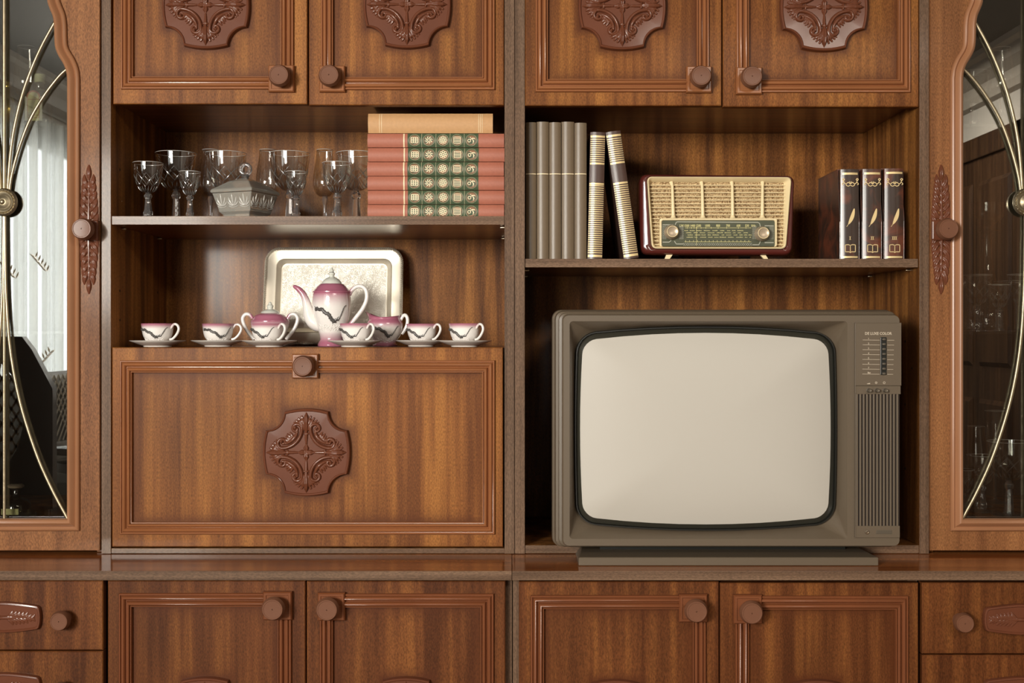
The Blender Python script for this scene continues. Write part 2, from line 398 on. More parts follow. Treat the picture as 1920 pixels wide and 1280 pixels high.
def acanthus(halfw, up, dn):
    """long leaf spray: stem with leaves curling up above the knob and down below"""
    mm = .001; out = []
    for sgn, Ln in ((1, up), (-1, dn)):
        out.append(([(0,0),(0,sgn*Ln*.84*mm)], 0, 0, (lambda t: mm*(2.6*(1-t)+1.2)), (.3,1.7)))
        n = 6
        for k in range(n):
            t = k/n; z = 6+t*(Ln-34)
            w = halfw*(1.06-.62*t**1.2)
            for sx in (-1, 1):
                p0 = (sx*.8*mm, sgn*z*mm); p1 = (sx*(w-1.5)*mm, sgn*(z+25)*mm)
                out.append((leafpts(p0, p1, -.22*sx*sgn), 0, 0, (lambda t: mm*(1.0+4.2*math.sin(PI*min(1,.05+.93*t)))), (.30,1.0)))
        out.append(([(0,sgn*(Ln-26+k*3.6)*mm) for k in range(8)], 0, 0, (lambda t: mm*(1.5+3.6*math.sin(PI*min(1,.10+.86*t)))), (.3,1.15)))
    return out

# ------------------------------------------------------------------ cabinet pieces
PROF = [(0,0),(0,.0040),(-.0012,.0056),(-.0028,.0056),(-.0036,.0030),(-.0044,.0026),(-.0052,.0050),(-.0068,.0078),(-.0088,.0086),(-.0104,.0074),(-.0114,.0032),(-.0122,.0022),
        (-.0134,.0024),(-.0144,.0062),(-.0162,.0096),(-.0180,.0104),(-.0196,.0092),(-.0203,.0052),(-.0209,.0050),(-.0216,.0080),(-.0228,.0078),(-.0235,.0050),(-.0235,0)]
def sd_box(x, z, b):
    x0, x1, z0, z1 = b
    return min(x-x0, x1-x, z-z0, z1-z)
def slab(x0, x1, z0, z1, y0, y1, inner=None, med=None, name='door_panel', mat=None, parent=None, soft=.010):
    """door or flap board; stain darkens the veneer beside the mouldings and the carving"""
    mb = MB(); nx = max(2, int((x1-x0)/.005)); nz = max(2, int((z1-z0)/.005)); c = .0015
    xs = np.linspace(x0+c, x1-c, nx); zs = np.linspace(z0+c, z1-c, nz)
    mb.grid([[(x, y0, z) for x in xs] for z in zs])
    r = lambda k, y: y3([(x0+k, z0+k), (x1-k, z0+k), (x1-k, z1-k), (x0+k, z1-k)], y)
    mb.loft([r(c, y0), r(0, y0+c), r(0, y1)], cap1=True)
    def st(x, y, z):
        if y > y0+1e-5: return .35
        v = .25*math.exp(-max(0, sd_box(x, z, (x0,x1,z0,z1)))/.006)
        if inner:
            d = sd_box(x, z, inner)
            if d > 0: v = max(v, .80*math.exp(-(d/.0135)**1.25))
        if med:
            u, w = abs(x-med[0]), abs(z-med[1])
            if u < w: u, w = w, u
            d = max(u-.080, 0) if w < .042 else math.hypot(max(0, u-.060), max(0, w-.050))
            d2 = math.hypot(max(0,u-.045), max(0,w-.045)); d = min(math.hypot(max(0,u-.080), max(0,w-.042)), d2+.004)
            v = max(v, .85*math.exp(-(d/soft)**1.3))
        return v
    return mb.build(name, mat, parent, smooth=30, stainf=st)
def knob(cx, cz, y, parent, mat, R=.0195, L=.030):
    mb = MB()
    mb.lathe([(R*.70,0),(R*.66,L*.25),(R*.80,L*.42),(R*1.02,L*.58),(R*1.04,L*.70),(R*.90,L*.98),(R*.87,L),(R*.80,L),(R*.76,L-.0006),(R*.4,L-.0008),(R*.06,L-.0008),(R*.05,L-.003)], (cx,y,cz), 48, 'y')
    return mb.build('knob', mat, parent, smooth=22)
def knob_plate(x0, x1, z0, z1, y, parent, mat, T=.011):
    mb = MB()
    r = lambda k, yy: y3([(x0+k, z0+k), (x1-k, z0+k), (x1-k, z1-k), (x0+k, z1-k)], yy)
    mb.loft([r(0,y), r(0,y-T*.7), r(.002,y-T), r(.0055,y-T), r(.0065,y-T+.0015), r(.02,y-T+.0015)], cap1=True)
    return mb.build('knob_plate', mat, parent, smooth=25)
def rect_path(x0, x1, z0, z1): return [(x0,z0),(x1,z0),(x1,z1),(x0,z1)]

def make_door(parent, yf, dx, dz, mx, mz, plate, kb, med, low=False, name='door'):
    """dx,dz: slab px edges; mx,mz: moulding outer px; all on plane yf"""
    x0, x1 = X(dx[0], yf), X(dx[1], yf); zt, zb = Z(dz[0], yf), Z(dz[1], yf)
    a0, a1 = X(mx[0], yf), X(mx[1], yf); bt, bb = Z(mz[0], yf), Z(mz[1], yf)
    inner = (a0+.0225, a1-.0225, bb+.0225, bt-.0225)
    mc = (X(med[0], yf), Z(med[1], yf))
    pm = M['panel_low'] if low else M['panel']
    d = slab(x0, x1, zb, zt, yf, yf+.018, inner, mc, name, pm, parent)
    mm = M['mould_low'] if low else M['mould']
    mb = MB(); mb.sweep(rect_path(a0, a1, bb, bt), PROF, yf); mb.build('moulding', mm, d, smooth=40)
    medallion(mc[0], mc[1], yf, d, M['carve'])
    p = (X(plate[0], yf), X(plate[1], yf), Z(plate[3], yf), Z(plate[2], yf))
    knob_plate(*p, yf, d, mm)
    knob(X(kb[0], yf), Z(kb[1], yf), yf-.009, d, M['knob'])
    return d

def board(name, x0, x1, y0, y1, z0, z1, mat, parent, bevel=.0008):
    return MB().box(x0, x1, y0, y1, z0, z1).build(name, mat, parent, smooth=0, bevel=bevel)
def edged(name, x0, x1, y0, y1, z0, z1, mat, edge, parent):
    """board with a veneer band on its front edge"""
    o = board(name, x0, x1, y0+.001, y1, z0, z1, mat, parent)
    e = board('edge_band', x0, x1, y0, y0+.0012, z0, z1, edge, o, bevel=.0005)
    return o

ZW = Z(1038)              # worktop surface
YB = .352                 # back panels
YT = .372
ZT = Z(-196)
YL = -.148                # front plane of the lower doors

# ---- left hutch
hl = thing('display_cabinet', 'upper wooden cabinet with glasses, book stack and tea set above a drop-front flap', 'cabinet', (X(577), .17, ZW))
edged('side_panel', X(190), X(208), 0, YT, ZW+.0003, ZT, M['inside'], M['edge'], hl)
edged('side_panel', X(946), X(964.5), 0, YT, ZW+.0003, ZT, M['inside'], M['edge'], hl)
board('back_panel', X(208), X(946), YB, YB+.006, ZW+.0003, ZT, M['inside'], hl)
board('top_panel', X(208), X(946), .02, YB, ZT-.016, ZT, M['soffit'], hl)
z_s = 1.6375
board('compartment_floor', X(208), X(946), .0185, YB, z_s, z_s+.014, M['soffit'], hl)
edged('shelf', X(208.6), X(945.6), .003, YB, Z(421,.003), Z(405,.003), M['soffit'], M['edgeh'], hl)
edged('flap_compartment_top', X(208), X(946), .0185, YB, Z(651)-.016, Z(651)-.0005, M['soffit'], M['edgeh'], hl)
edged('bottom_panel', X(208), X(946), .002, YB, ZW+.0005, ZW+.010, M['inside'], M['edgeh'], hl)
for a in (((212,576),(-172,195),(228,551),(-144,168),(505,553,124,174),(530,148.5),(388,12)),
          ((579,945),(-172,197),(602,928),(-144,169),(600,648,125,174),(622.5,148.5),(764,11))):
    make_door(hl, -.002, *a)
# drop front
yf = -.002
fx = [X(210,yf), X(943,yf)]; fz = (Z(1025,yf), Z(651,yf)); a0, a1, bb, bt = X(226,yf), X(928,yf), Z(1001,yf), Z(675,yf)
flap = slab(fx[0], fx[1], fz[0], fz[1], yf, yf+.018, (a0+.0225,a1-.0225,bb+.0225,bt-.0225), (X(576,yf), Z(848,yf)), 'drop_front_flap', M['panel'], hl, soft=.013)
MB().sweep(rect_path(a0, a1, bb, bt), PROF, yf).build('moulding', M['mould'], flap, smooth=40)
medallion(X(576,yf), Z(847,yf), yf, flap, M['carve'])
knob_plate(X(549,yf), X(598,yf), Z(709,yf), Z(663,yf), yf, flap, M['mould']); knob(X(574,yf), Z(685.5,yf), yf-.009, flap, M['knob'])
def pins(par, lst):
    for x, y, z, s in lst:
        MB().lathe([(.0025,0),(.0025,.008),(.0018,.009)], (x,y,z), 10, 'x').rot(Matrix.Identity(4)).build('shelf_pin', M['pin'], par, smooth=40) if s > 0 else \
        MB().lathe([(.0025,0),(.0025,-.008),(.0018,-.009)], (x,y,z), 10, 'x').build('shelf_pin', M['pin'], par, smooth=40)
zs = Z(421,.003)-.003
pins(hl, [(X(208),.06,zs,1),(X(208),.29,zs,1),(X(946),.03,zs,-1),(X(946),.29,zs,-1)])
def holes(par, lst):
    for x, y, z in lst:
        MB().lathe([(.0026,-.0004),(.0026,.0004),(.0016,.0005)], (x,y,z), 10, 'x').build('peg_hole', M['dark'], par, smooth=0)
holes(hl, [(X(208),.05,Z(318,.05)),(X(208),.05,Z(545,.05)),(X(208),.29,Z(548,.29)),(X(208),.05,Z(600,.05))])

# ---- right hutch
hr = thing('television_cabinet', 'upper wooden cabinet with book shelf over the open television bay', 'cabinet', (X(1354), .17, ZW))
edged('side_panel', X(965.5), X(984), 0, YT, ZW+.0003, ZT, M['inside'], M['edge'], hr)
edged('side_panel', X(1724), X(1742), 0, YT, ZW+.0003, ZT, M['inside'], M['edge'], hr)
board('back_panel', X(984), X(1724), YB, YB+.006, ZW+.0003, ZT, M['inside'], hr)
board('top_panel', X(984), X(1724), .02, YB, ZT-.016, ZT, M['soffit'], hr)
board('compartment_floor', X(984), X(1724), .0185, YB, z_s-.003, z_s+.011, M['soffit'], hr)
edged('shelf', X(984.6), X(1722.5), .003, YB, Z(501,.003), Z(485,.003), M['soffit'], M['edgeh'], hr)
edged('bay_floor', X(984), X(1724), .003, YB, ZW+.0005, ZW+.0155, M['inside'], M['edgeh'], hr)
for a in (((984.5,1353),(-168,198),(1004,1329),(-140,173),(1286,1333,126,175),(1309,150),(1166,14)),
          ((1355.5,1723),(-168,200),(1380,1706),(-140,174),(1379,1427,128,178),(1403,151),(1543,16))):
    make_door(hr, -.002, *a)
holes(hr, [(X(1724),.08,Z(640,.08)),(X(1724),.08,Z(758,.08)),(X(1724),.08,Z(878,.08)),(X(1724),.04,Z(690,.04))])
zs = Z(501,.003)-.003
pins(hr, [(X(984),.05,zs,1),(X(984),.29,zs,1),(X(1724),.05,zs,-1),(X(1724),.29,zs,-1)])

# ---- lower cabinets
def lower(name, label, px0, px1, doors):
    r = thing(name, label, 'cabinet', (X((px0+px1)/2, YL), .1, 0))
    x0, x1 = X(px0, YL), X(px1, YL); zt = Z(1087, YL); zb = .17; y1 = YT
    board('side_panel', x0, x0+.017, YL+.019, y1, .08, ZW-.0172, M['edge'], r)
    board('side_panel', x1-.017, x1, YL+.019, y1, .08, ZW-.0172, M['edge'], r)
    board('back_panel', x0, x1, y1-.006, y1, .08, ZW-.0172, M['panel_low'], r)
    board('bottom_panel', x0+.017, x1-.017, YL+.02, y1-.006, .08, .096, M['panel_low'], r)
    board('plinth', x0+.01, x1-.01, YL+.05, YL+.068, 0, .08, M['panel_low'], r)
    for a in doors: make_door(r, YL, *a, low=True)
    return r
lower('base_cabinet', 'lower wooden two-door cabinet beneath the drop-front flap', 197, 960,
      [((202,572.5),(1088.2,1623),(224,547),(1111,1598),(495,549,1107,1160),(519,1133),(386,1355)),
       ((575,947.5),(1089,1623),(600,926),(1112,1598),(597,648,1109,1161),(619,1134),(762,1355))])
lower('base_cabinet', 'lower wooden two-door cabinet beneath the television', 961.5, 1727,
      [((973,1348),(1090,1625),(995,1323),(1115,1600),(1272,1325,1112,1164),(1300,1137),(1153,1360)),
       ((1350,1722),(1092.5,1625),(1378,1702),(1116,1600),(1374,1427,1113,1167),(1402,1140),(1530,1360))])
def drawers(name, label, px0, px1, gapx, ztop, splits, mid, kx):
    x0, x1 = X(px0, YL), X(px1, YL); r = thing(name, label, 'cabinet', ((x0+x1)/2, .1, 0)); y1 = YT
    board('carcass', x0+.004, x1-.004, YL+.0195, y1, .08, ZW-.0172, M['dark'], r)
    board('plinth', x0+.01, x1-.01, YL+.05, YL+.068, 0, .08, M['panel_low'], r)
    zz = ztop
    edges = [ztop]+splits+[1630]
    for i in range(len(edges)-1):
        t, b = edges[i]+(1.2 if i else 0), edges[i+1]-1.2
        if b-t < 20: continue
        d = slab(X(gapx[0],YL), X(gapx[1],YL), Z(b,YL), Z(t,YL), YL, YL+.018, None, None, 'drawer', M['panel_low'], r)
        zc = (t+b)/2
        zc = t+69.5
        for k in kx: knob(X(k,YL), Z(zc,YL), YL, d, M['knob'], .0165, .030)
        mx = X(mid, YL); w = .059; h = .0215; cz = Z(zc-2, YL)
        ol = []
        for q in range(13): u = -1+2*q/12; ol.append((u*w, h*(1.25-.30*abs(u)**1.5)))
        for q in range(1, 6): u = PI/2-PI*q/6; ol.append((w+.0055*math.cos(u), h*.95*math.sin(u)))
        for q in range(13): u = 1-2*q/12; ol.append((u*w, -h*(1.25-.30*abs(u)**1.5)))
        for q in range(1, 6): u = PI/2-PI*q/6; ol.append((-w-.0055*math.cos(u), -h*.95*math.sin(u)))
        mb = MB(); f = lambda k, yy: [(mx+x*(1-(1-k)*.35), yy, cz+z*k) for x, z in ol]
        mb.loft([f(1,YL), f(1,YL-.006), f(.96,YL-.0085), f(.86,YL-.009), f(.80,YL-.0068), f(.3,YL-.0068), f(.02,YL-.0068)], cap1=True)
        pl = mb.build('carved_plaque', M['carve'], d, smooth=50)
        st = []
        mm = .001
        for sx in (-1, 1):
            st.append(([(0,0),(sx*.055,0)], 0, 0, lambda t: mm*(2.4*(1-t)+.9), (.3,1.3)))
            for k in range(7):
                xx = 4+k*6.4; wv = 13*(1-.06*k)*(1 if k < 5 else .7)
                for sz in (-1, 1):
                    st.append((leafpts((sx*xx*mm, 0), (sx*(xx+12)*mm, sz*wv*mm*.9), -.25*sx*sz), 0, 0, lambda t: mm*(1+2.3*math.sin(PI*min(1,.1+.8*t))), (.3,1.0)))
        relief_obj('leaf_relief', st, (-.060,.060,-.018,.018), .0009, mx, cz, YL-.0066, pl, M['carve'])
    return r
drawers('drawer_unit', 'lower wooden drawer unit beneath the glass door that reflects the curtain', -178, 196, (-173,193), 1088.2, [1219.5], 10, (122,-102))
drawers('drawer_unit', 'lower wooden drawer unit beneath the glass door that reflects the dark room door', 1727.5, 2108, (1729,2099), 1092, [1226.5], 1911, (1798,2024))

# ---- worktops
YW = -.158
for (x0, x1, lb) in ((-.185, 959.6, 'dark veneered worktop under the drop-front flap'), (960.4, 2110, 'dark veneered worktop carrying the television')):
    a = X(-185, YW) if x0 < 0 else X(x0, YW); b = X(x1, YW)
    t = thing('worktop', lb, 'worktop', ((a+b)/2, .1, ZW-.018))
    o = board('worktop_panel', a, b, YW+.0015, YT, ZW-.0165, ZW-.0005, M['top'], t)
    board('edge_band', a, b, YW, YW+.0016, ZW-.0165, ZW-.0003, M['edgeh'], t, bevel=.0006)

# ------------------------------------------------------------------ vitrines
def vitrine(name, label, f, left):
    """f maps the px of the one nearest the curtain to this one (mirror)"""
    r = thing(name, label, 'cabinet', (X(f(10)), .17, ZW))
    sg = 1 if left else -1
    xs = sorted((X(f(189.3)), X(f(-170)))); x0, x1 = xs
    zb = ZW; y1 = YT
    t = .014
    zb = ZW+.0003
    board('side_panel', x0, x0+t, .018, y1, zb, ZT, M['inside'], r); board('side_panel', x1-t, x1, .018, y1, zb, ZT, M['inside'], r)
    board('back_panel', x0+t, x1-t, YB, YB+.006, zb, ZT, M['dark'] if not left else M['dark'], r)
    board('top_panel', x0+t, x1-t, .018, YB, ZT-.016, ZT, M['inside'], r)
    board('bottom_panel', x0+t, x1-t, .018, YB, Z(990), Z(976), M['inside'], r)
    for py in (232, 621):
        board('glass_shelf', x0+t, x1-t, .045, YB-.01, Z(py,.045)-.005, Z(py,.045), M['shelfglass'], r, bevel=0)
    half = [(134,975),(134,800),(134,600),(134,400),(134,250),(134,150),(132,135),(126,120),(117,105),(111.5,90),(110,70),(109.5,50),(107,33),(101,18),(97,5),(99,-10),(106,-25),(100,-50),(80,-78),(50,-95),(10,-102)]
    # smooth the curved part only
    cur = cr(half[5:], 5); half = half[:5]+cur
    full = half + [(20-x, y) for x, y in half[::-1][1:]]
    inner = [(X(f(x)), Z(y)) for x, y in full]
    if not left: inner = inner[::-1]
    # frame board: quads from the opening to the outer rectangle
    yf = -.006
    X0, X1 = sorted((X(f(189.2)), X(f(-169)))); Z0, Z1 = Z(1031), Z(-172)
    n = len(inner); outer = []
    cxm = X(f(10))
    for (x, z) in inner:
        outer.append(None)
    # radial parametrisation
    czm = (Z0+Z1)/2; W, H = (X1-X0)/2, (Z1-Z0)/2
    iw, ih0, ih1 = abs(X(134)-X(10)), Z(975), Z(-102)
    for i, (x, z) in enumerate(inner):
        u = (x-cxm)/iw; v = (z-(ih0+ih1)/2)/((ih1-ih0)/2)
        # vertical sides keep their height, top and bottom fan out
        if abs(u) > .6 and abs(v) < .999: outer[i] = ((X0 if x < cxm else X1), czm+v*H)
        else: outer[i] = (cxm+u*W/1.0 if abs(u) < 1 else (X0 if u < 0 else X1), Z1 if v > 0 else Z0)
    # bottom edge rows: the two lowest points at the opening's corners map to the corners
    mb = MB()
    mb.loft([y3(outer, yf+.022), y3(outer, yf+.0015), y3([(cxm+(a-cxm)*.996, czm+(b-czm)*.9985) for a, b in outer], yf), y3(inner, yf), y3(inner, yf+.022), y3(outer, yf+.022)])
    d = mb.build('glass_door', M['frame'], r, smooth=25)
    prof = [(.0,.0),(0,.004),(-.002,.0065),(-.005,.0075),(-.0072,.0058),(-.0082,.0045),(-.0095,.0060),(-.0125,.0105),(-.016,.0125),(-.0195,.0110),(-.022,.0070),(-.0232,.002),(-.0232,-.003)]
    pth = inner
    # orientation: offsets are measured to the inside when negative
    area = sum(pth[i][0]*pth[(i+1) % n][1]-pth[(i+1) % n][0]*pth[i][1] for i in range(n))
    if area < 0: pth = pth[::-1]
    exp = [(o+.0185, h) for o, h in prof]
    MB().sweep(pth, exp, yf).build('moulding', M['mould_v'], d, smooth=40)
    # pane
    MB().box(X0+.03, X1-.03, yf+.0085, yf+.010, Z(1000), Z(-130)).build('glass_pane', M['pane'], d, smooth=0)
    # brass lattice
    g = MB(); yb = yf+.001
    arcs = [[(16,372),(19,320),(24,270),(32,225),(45,175),(62,128),(83,82),(112,30)],
            [(18,372),(24,330),(38,278),(58,226),(85,180),(112,145),(130,128)],
            [(11,385),(12,470),(14,560),(22,660),(40,755),(70,850),(100,918),(130,974)]]
    def br(pts, w=.0032):
        P = [(X(f(a)), Z(b)) for a, b in cr(pts, 6)]
        g.tube([(a, yb, b) for a, b in P], w, 8, flat=.8)
    for a in arcs:
        br(a); br([(20-x, y) for x, y in a])
    br([(10,-100),(10,50),(10,200),(10,372)], .0036); br([(10,385),(10,600),(10,800),(10,974)], .0030)
    la = g.build('brass_lattice', M['brass'], d, smooth=50)
    ro = MB().lathe([(.0255,0),(.0262,.003),(.0255,.0055),(.0235,.0075),(.0215,.0068),(.0205,.0062),(.019,.0078),(.0165,.0072),(.0135,.0058),(.011,.0066),(.0075,.0088),(.005,.0092),(.0042,.0115),(.002,.013)], (X(f(11)), yb-.002, Z(380)), 40, 'y')
    for k in range(20):
        a = 2*PI*k/20
        ro.lathe([(.0019,0),(.0019,.001),(.0012,.0020),(.0002,.0024)], (X(f(11))+.0225*math.cos(a), yb-.0085, Z(380)+.0225*math.sin(a)), 8, 'y')
    ro.build('rosette', M['brass'], la, smooth=40)
    # carved leaf spray with knob
    cx, cz = X(f(167), yf), Z(432, yf)
    relief_obj('carved_leaf_spray', acanthus(17.5, 122, 118), (-.0215,.0215,-.124,.127), .0009, cx, cz, yf+.0002, d, M['carve'])
    kp = MB().box(cx-.0195, cx+.0195, yf-.008, yf, cz-.019, cz+.019).build('knob_plate', M['carve'], d, smooth=0, bevel=.003)
    knob(cx, cz, yf-.007, d, M['knob'], .0195, .033)
    return r
fl = lambda p: p
fr = lambda p: 1931.5-p
vitrine('glass_door_cabinet', 'tall glass-door cabinet with brass lattice whose pane reflects a bright curtain', fl, True)
vitrine('glass_door_cabinet', 'tall glass-door cabinet with brass lattice whose pane reflects a dark brown door', fr, False)

# ------------------------------------------------------------------ books
ZS1 = Z(405,.003)          # top of the shelf with glasses
ZS2 = Z(485,.003)          # top of the shelf with the radio
M['red_cloth'] = plain('brick red cloth', (.385,.130,.080), .55, bump=.25, bscale=1500, var=.12)
M['green'] = plain('green label', (.055,.085,.042), .5, bump=.2, bscale=1500, var=.2)
M['cream_ink'] = plain('cream foil', (.80,.66,.42), .4)
M['roundel'] = plain('brown roundel', (.26,.135,.070), .5)
M['pages'] = plain('book pages', (.62,.52,.38), .8, bump=.3, bscale=800)
M['tan'] = plain('tan cloth', (.52,.29,.125), .6, bump=.2, bscale=1200, var=.12)
M['taupe'] = plain('taupe leatherette', (.140,.098,.058), .38, bump=.15, bscale=900, var=.1)
M['brown_l'] = plain('dark brown leatherette', (.060,.030,.022), .35, bump=.15, bscale=900, var=.15)
M['gold'] = plain('gold foil', (.72,.55,.28), .38, metal=.35)

def spine_shape(mb, w, h, d, round_=.004, board_=.0022):
    """upright book: case with rounded spine towards the viewer (-y), origin at the bottom middle of the spine"""
    ol = []
    for k in range(9):
        t = -1+2*k/8; ol.append((t*w/2, round_*(t*t)))
    ol += [(w/2, d), (w/2-board_, d), (w/2-board_, .006), (-w/2+board_, .006), (-w/2+board_, d), (-w/2, d)]
    n = len(ol)
    mb.add([(x, y, 0) for x, y in ol]+[(x, y, h) for x, y in ol], [(i,(i+1) % n, n+(i+1) % n, n+i) for i in range(n)])
    for zz, off in ((0,0),(h,n)):
        f = [off+i for i in range(9)]
        mb.add([], [])
        b = len(mb.v)-2*n
        mb.f.append(tuple(b+i for i in f+[off+9, off+10, off+11, off+12, off+13, off+14]))
def curve_y(t, round_): return round_*t*t

# stack of red volumes: built lying down in local space (long axis = x)
def red_book(loc, label):
    r = thing('book', label, 'book', loc, 'red volumes with green spine labels lying in a stack')
    L, T, D = .262, .0270, .19
    lx, ly, lz = loc
    mb = MB(); ol = []
    for k in range(9):
        t = -1+2*k/8; ol.append((ly+.0045*t*t, lz+T/2+t*(T/2-.0004)))
    ol += [(ly+D, lz+T-.0004),(ly+D, lz+T-.0028),(ly+.008, lz+T-.0028),(ly+.008, lz+.0028),(ly+D, lz+.0028),(ly+D, lz+.0004)]
    n = len(ol)
    mb.add([(lx-L/2, y, z) for y, z in ol]+[(lx+L/2, y, z) for y, z in ol], [(i,(i+1) % n, n+(i+1) % n, n+i) for i in range(n)]+[tuple(range(n))[::-1], tuple(range(n, 2*n))])
    cv = mb.build('cover', M['red_cloth'], r, smooth=50)
    MB().box(lx-L/2+.003, lx+L/2-.003, ly+.008, ly+D-.004, lz+.003, lz+T-.003).build('pages', M['pages'], r, smooth=0)
    def strip(a, b, off, u0=-1, u1=1):
        P = []
        for k in range(9):
            t = u0+(u1-u0)*k/8; P.append([(a, ly+.0045*t*t-off, lz+T/2+t*(T/2-.0004)), (b, ly+.0045*t*t-off, lz+T/2+t*(T/2-.0004))])
        return P
    px = lambda p: lx + (p-817)*.0010227
    g = MB().grid(strip(px(764), px(897), .0003)); gl = g.build('spine_label', M['green'], r, smooth=60)
    c = MB(); c.grid(strip(px(756), px(758.5), .0004))
    for k in range(1, 5): c.grid(strip(px(764+26.6*k)-.0002, px(764+26.6*k)+.0002, .0005))
    rd = MB(); cz = lz+T/2; yy = ly-.0007
    cs = [px(764+26.6*(k+.5)) for k in range(5)]
    for x in cs:
        rd.add([(a, ly-.0006+.0045*((b-cz)/(T/2))**2, b) for a, b in circ(x, cz, .0093, 25)[:-1]], [tuple(range(24))])
        c.ribbon(circ(x, cz, .0108, 25), .0003, yy+.0002)
    rd.build('roundels', M['roundel'], gl, smooth=0)
    y2 = ly-.0010
    # panel 1: lattice square
    x = cs[0]
    for k in range(4):
        c.ribbon([(x-.0066+k*.0044, cz-.0055+(.001 if k in (1,2) else 0)), (x-.0066+k*.0044, cz+.0055)], .0015, y2)
        c.ribbon([(x-.0066, cz-.0050+k*.0034), (x+.0066, cz-.0050+k*.0034)], .0012, y2)
    # panel 2: whirl
    x = cs[1]
    for k in range(8):
        a = 2*PI*k/8
        c.ribbon([(x+.0015*math.cos(a), cz+.0015*math.sin(a)), (x+.005*math.cos(a+.5), cz+.005*math.sin(a+.5)), (x+.0078*math.cos(a+.15), cz+.0078*math.sin(a+.15))], [.0008,.0022,.0006], y2)
    # panel 3: eight-petal flower
    x = cs[2]
    for k in range(8):
        a = 2*PI*k/8
        c.ribbon(circ(x+.0056*math.cos(a), cz+.0056*math.sin(a), .0020, 9), .0012, y2)
    c.ribbon(circ(x, cz, .0034, 13), .0011, y2); c.ribbon(circ(x, cz, .0009, 9), .0018, y2)
    # panel 4: comb of bars
    x = cs[3]
    for k in range(5): c.ribbon([(x-.0066, cz-.006+k*.003), (x+.0066, cz-.006+k*.003)], .0013, y2)
    for sx in (-1, 1): c.ribbon([(x+sx*.0066, cz-.0066), (x+sx*.0066, cz+.0066)], .0009, y2)
    # panel 5: twig with fruit
    x = cs[4]
    c.ribbon(circ(x-.004, cz-.001, .0028, 11), .0013, y2); c.ribbon([(x-.002,cz+.001),(x+.002,cz+.0035),(x+.007,cz+.003)], [.001,.0022,.0016], y2)
    c.ribbon([(x+.002,cz+.002),(x+.0045,cz-.002),(x+.003,cz-.0068)], [.001,.0024,.0006], y2); c.ribbon([(x-.001,cz+.004),(x-.002,cz+.006)], .0014, y2)
    c.build('spine_emblems', M['cream_ink'], r, smooth=0)
    return r
places = ['topmost', 'second from the top', 'third from the top', 'third from the bottom', 'second from the bottom', 'bottommost']
jit = [.0, .0006, -.0004, .0, .0005, .0]
proto = red_book((X(817,.05), .05, ZS1+5*.0273+.0002), 'red book with green emblem label, topmost of the six red volumes')
for i in range(1, 6):
    b = copy_tree(proto); b.location = (X(817,.05)+jit[i], .05+abs(jit[i])*2, ZS1+(5-i)*.0273+.0002)
    b['label'] = 'red book with green emblem label, %s of the six red volumes' % places[i]
# tan book lying on top
def lying_book(x0, x1, y, z, T, D, mat, label):
    r = thing('book', label, 'book', ((x0+x1)/2, y, z)); mb = MB(); ol = []
    for k in range(9):
        t = -1+2*k/8; ol.append((y+.005*t*t, z+T/2+t*T/2))
    ol += [(y+D, z+T),(y+D, z+T-.003),(y+.008, z+T-.003),(y+.008, z+.003),(y+D, z+.003),(y+D, z)]
    n = len(ol)
    mb.add([(x0, a, b) for a, b in ol]+[(x1, a, b) for a, b in ol], [(i,(i+1) % n, n+(i+1) % n, n+i) for i in range(n)]+[tuple(range(n))[::-1], tuple(range(n, 2*n))])
    mb.build('cover', mat, r, smooth=50)
    MB().box(x0+.003, x1-.003, y+.008, y+D-.004, z+.003, z+T-.003).build('pages', M['pages'], r, smooth=0)
    c = MB()
    for p in (711.5, 715.5, 897.5, 900.5, 904):
        P = []
        for k in range(9):
            t = -.96+1.92*k/8; P.append([(X(p,.05)-.0004, y+.005*t*t-.0004, z+T/2+t*T/2), (X(p,.05)+.0004, y+.005*t*t-.0004, z+T/2+t*T/2)])
        c.grid(P)
    c.build('spine_lines', M['cream_ink'], r, smooth=0)
    return r
bt_ = lying_book(X(690,.05), X(924,.05), .049, ZS1+6*.0273+.0004, .0375, .17, M['tan'], 'plain tan cloth book lying on top of the red volumes')
bt_.rotation_euler = (0, 0.0, 0.0)

def upright(px0, px1, ptop, y, D, mat, label, group=None, tiltdeg=0, z=ZS2, name='book', deco=None):
    w = (px1-px0)*S(y); h = Z(ptop, y)-z; cx = X((px0+px1)/2, y)
    r = thing(name, label, 'book', (cx, y, z+.0003), group)
    ol = []
    mb = MB()
    for k in range(9):
        t = -1+2*k/8; ol.append((cx+t*w/2, y+.004*t*t))
    ol += [(cx+w/2, y+D), (cx+w/2-.0022, y+D), (cx+w/2-.0022, y+.008), (cx-w/2+.0022, y+.008), (cx-w/2+.0022, y+D), (cx-w/2, y+D)]
    n = len(ol); zb, zt = z+.0003, z+h
    mb.add([(a, b, zb) for a, b in ol]+[(a, b, zt) for a, b in ol], [(i,(i+1) % n, n+(i+1) % n, n+i) for i in range(n)]+[tuple(range(n))[::-1], tuple(range(n, 2*n))])
    mb.build('cover', mat, r, smooth=50)
    MB().box(cx-w/2+.0026, cx+w/2-.0026, y+.008, y+D-.004, zb+.003, zt-.003).build('pages', M['pages'], r, smooth=0)
    def strip(c, z0, z1, u=.97, off=.0004):
        P = []
        for k in range(9):
            t = -u+2*u*k/8; P.append([(cx+t*w/2, y+.004*t*t-off, z0), (cx+t*w/2, y+.004*t*t-off, z1)])
        c.grid(P)
    if deco: deco(r, strip, cx, y, zb, zt, w)
    if tiltdeg: r.rotation_euler = (0, math.radians(tiltdeg), 0)
    return r
def deco_line(r, strip, cx, y, zb, zt, w):
    c = MB(); strip(c, Z(326.5,y), Z(325,y)); c.build('spine_line', M['cream_ink'], r, smooth=0)
ed = [985.5, 1006, 1029.5, 1052.5, 1077, 1100.5]
tp = [229, 228, 229, 228, 230]
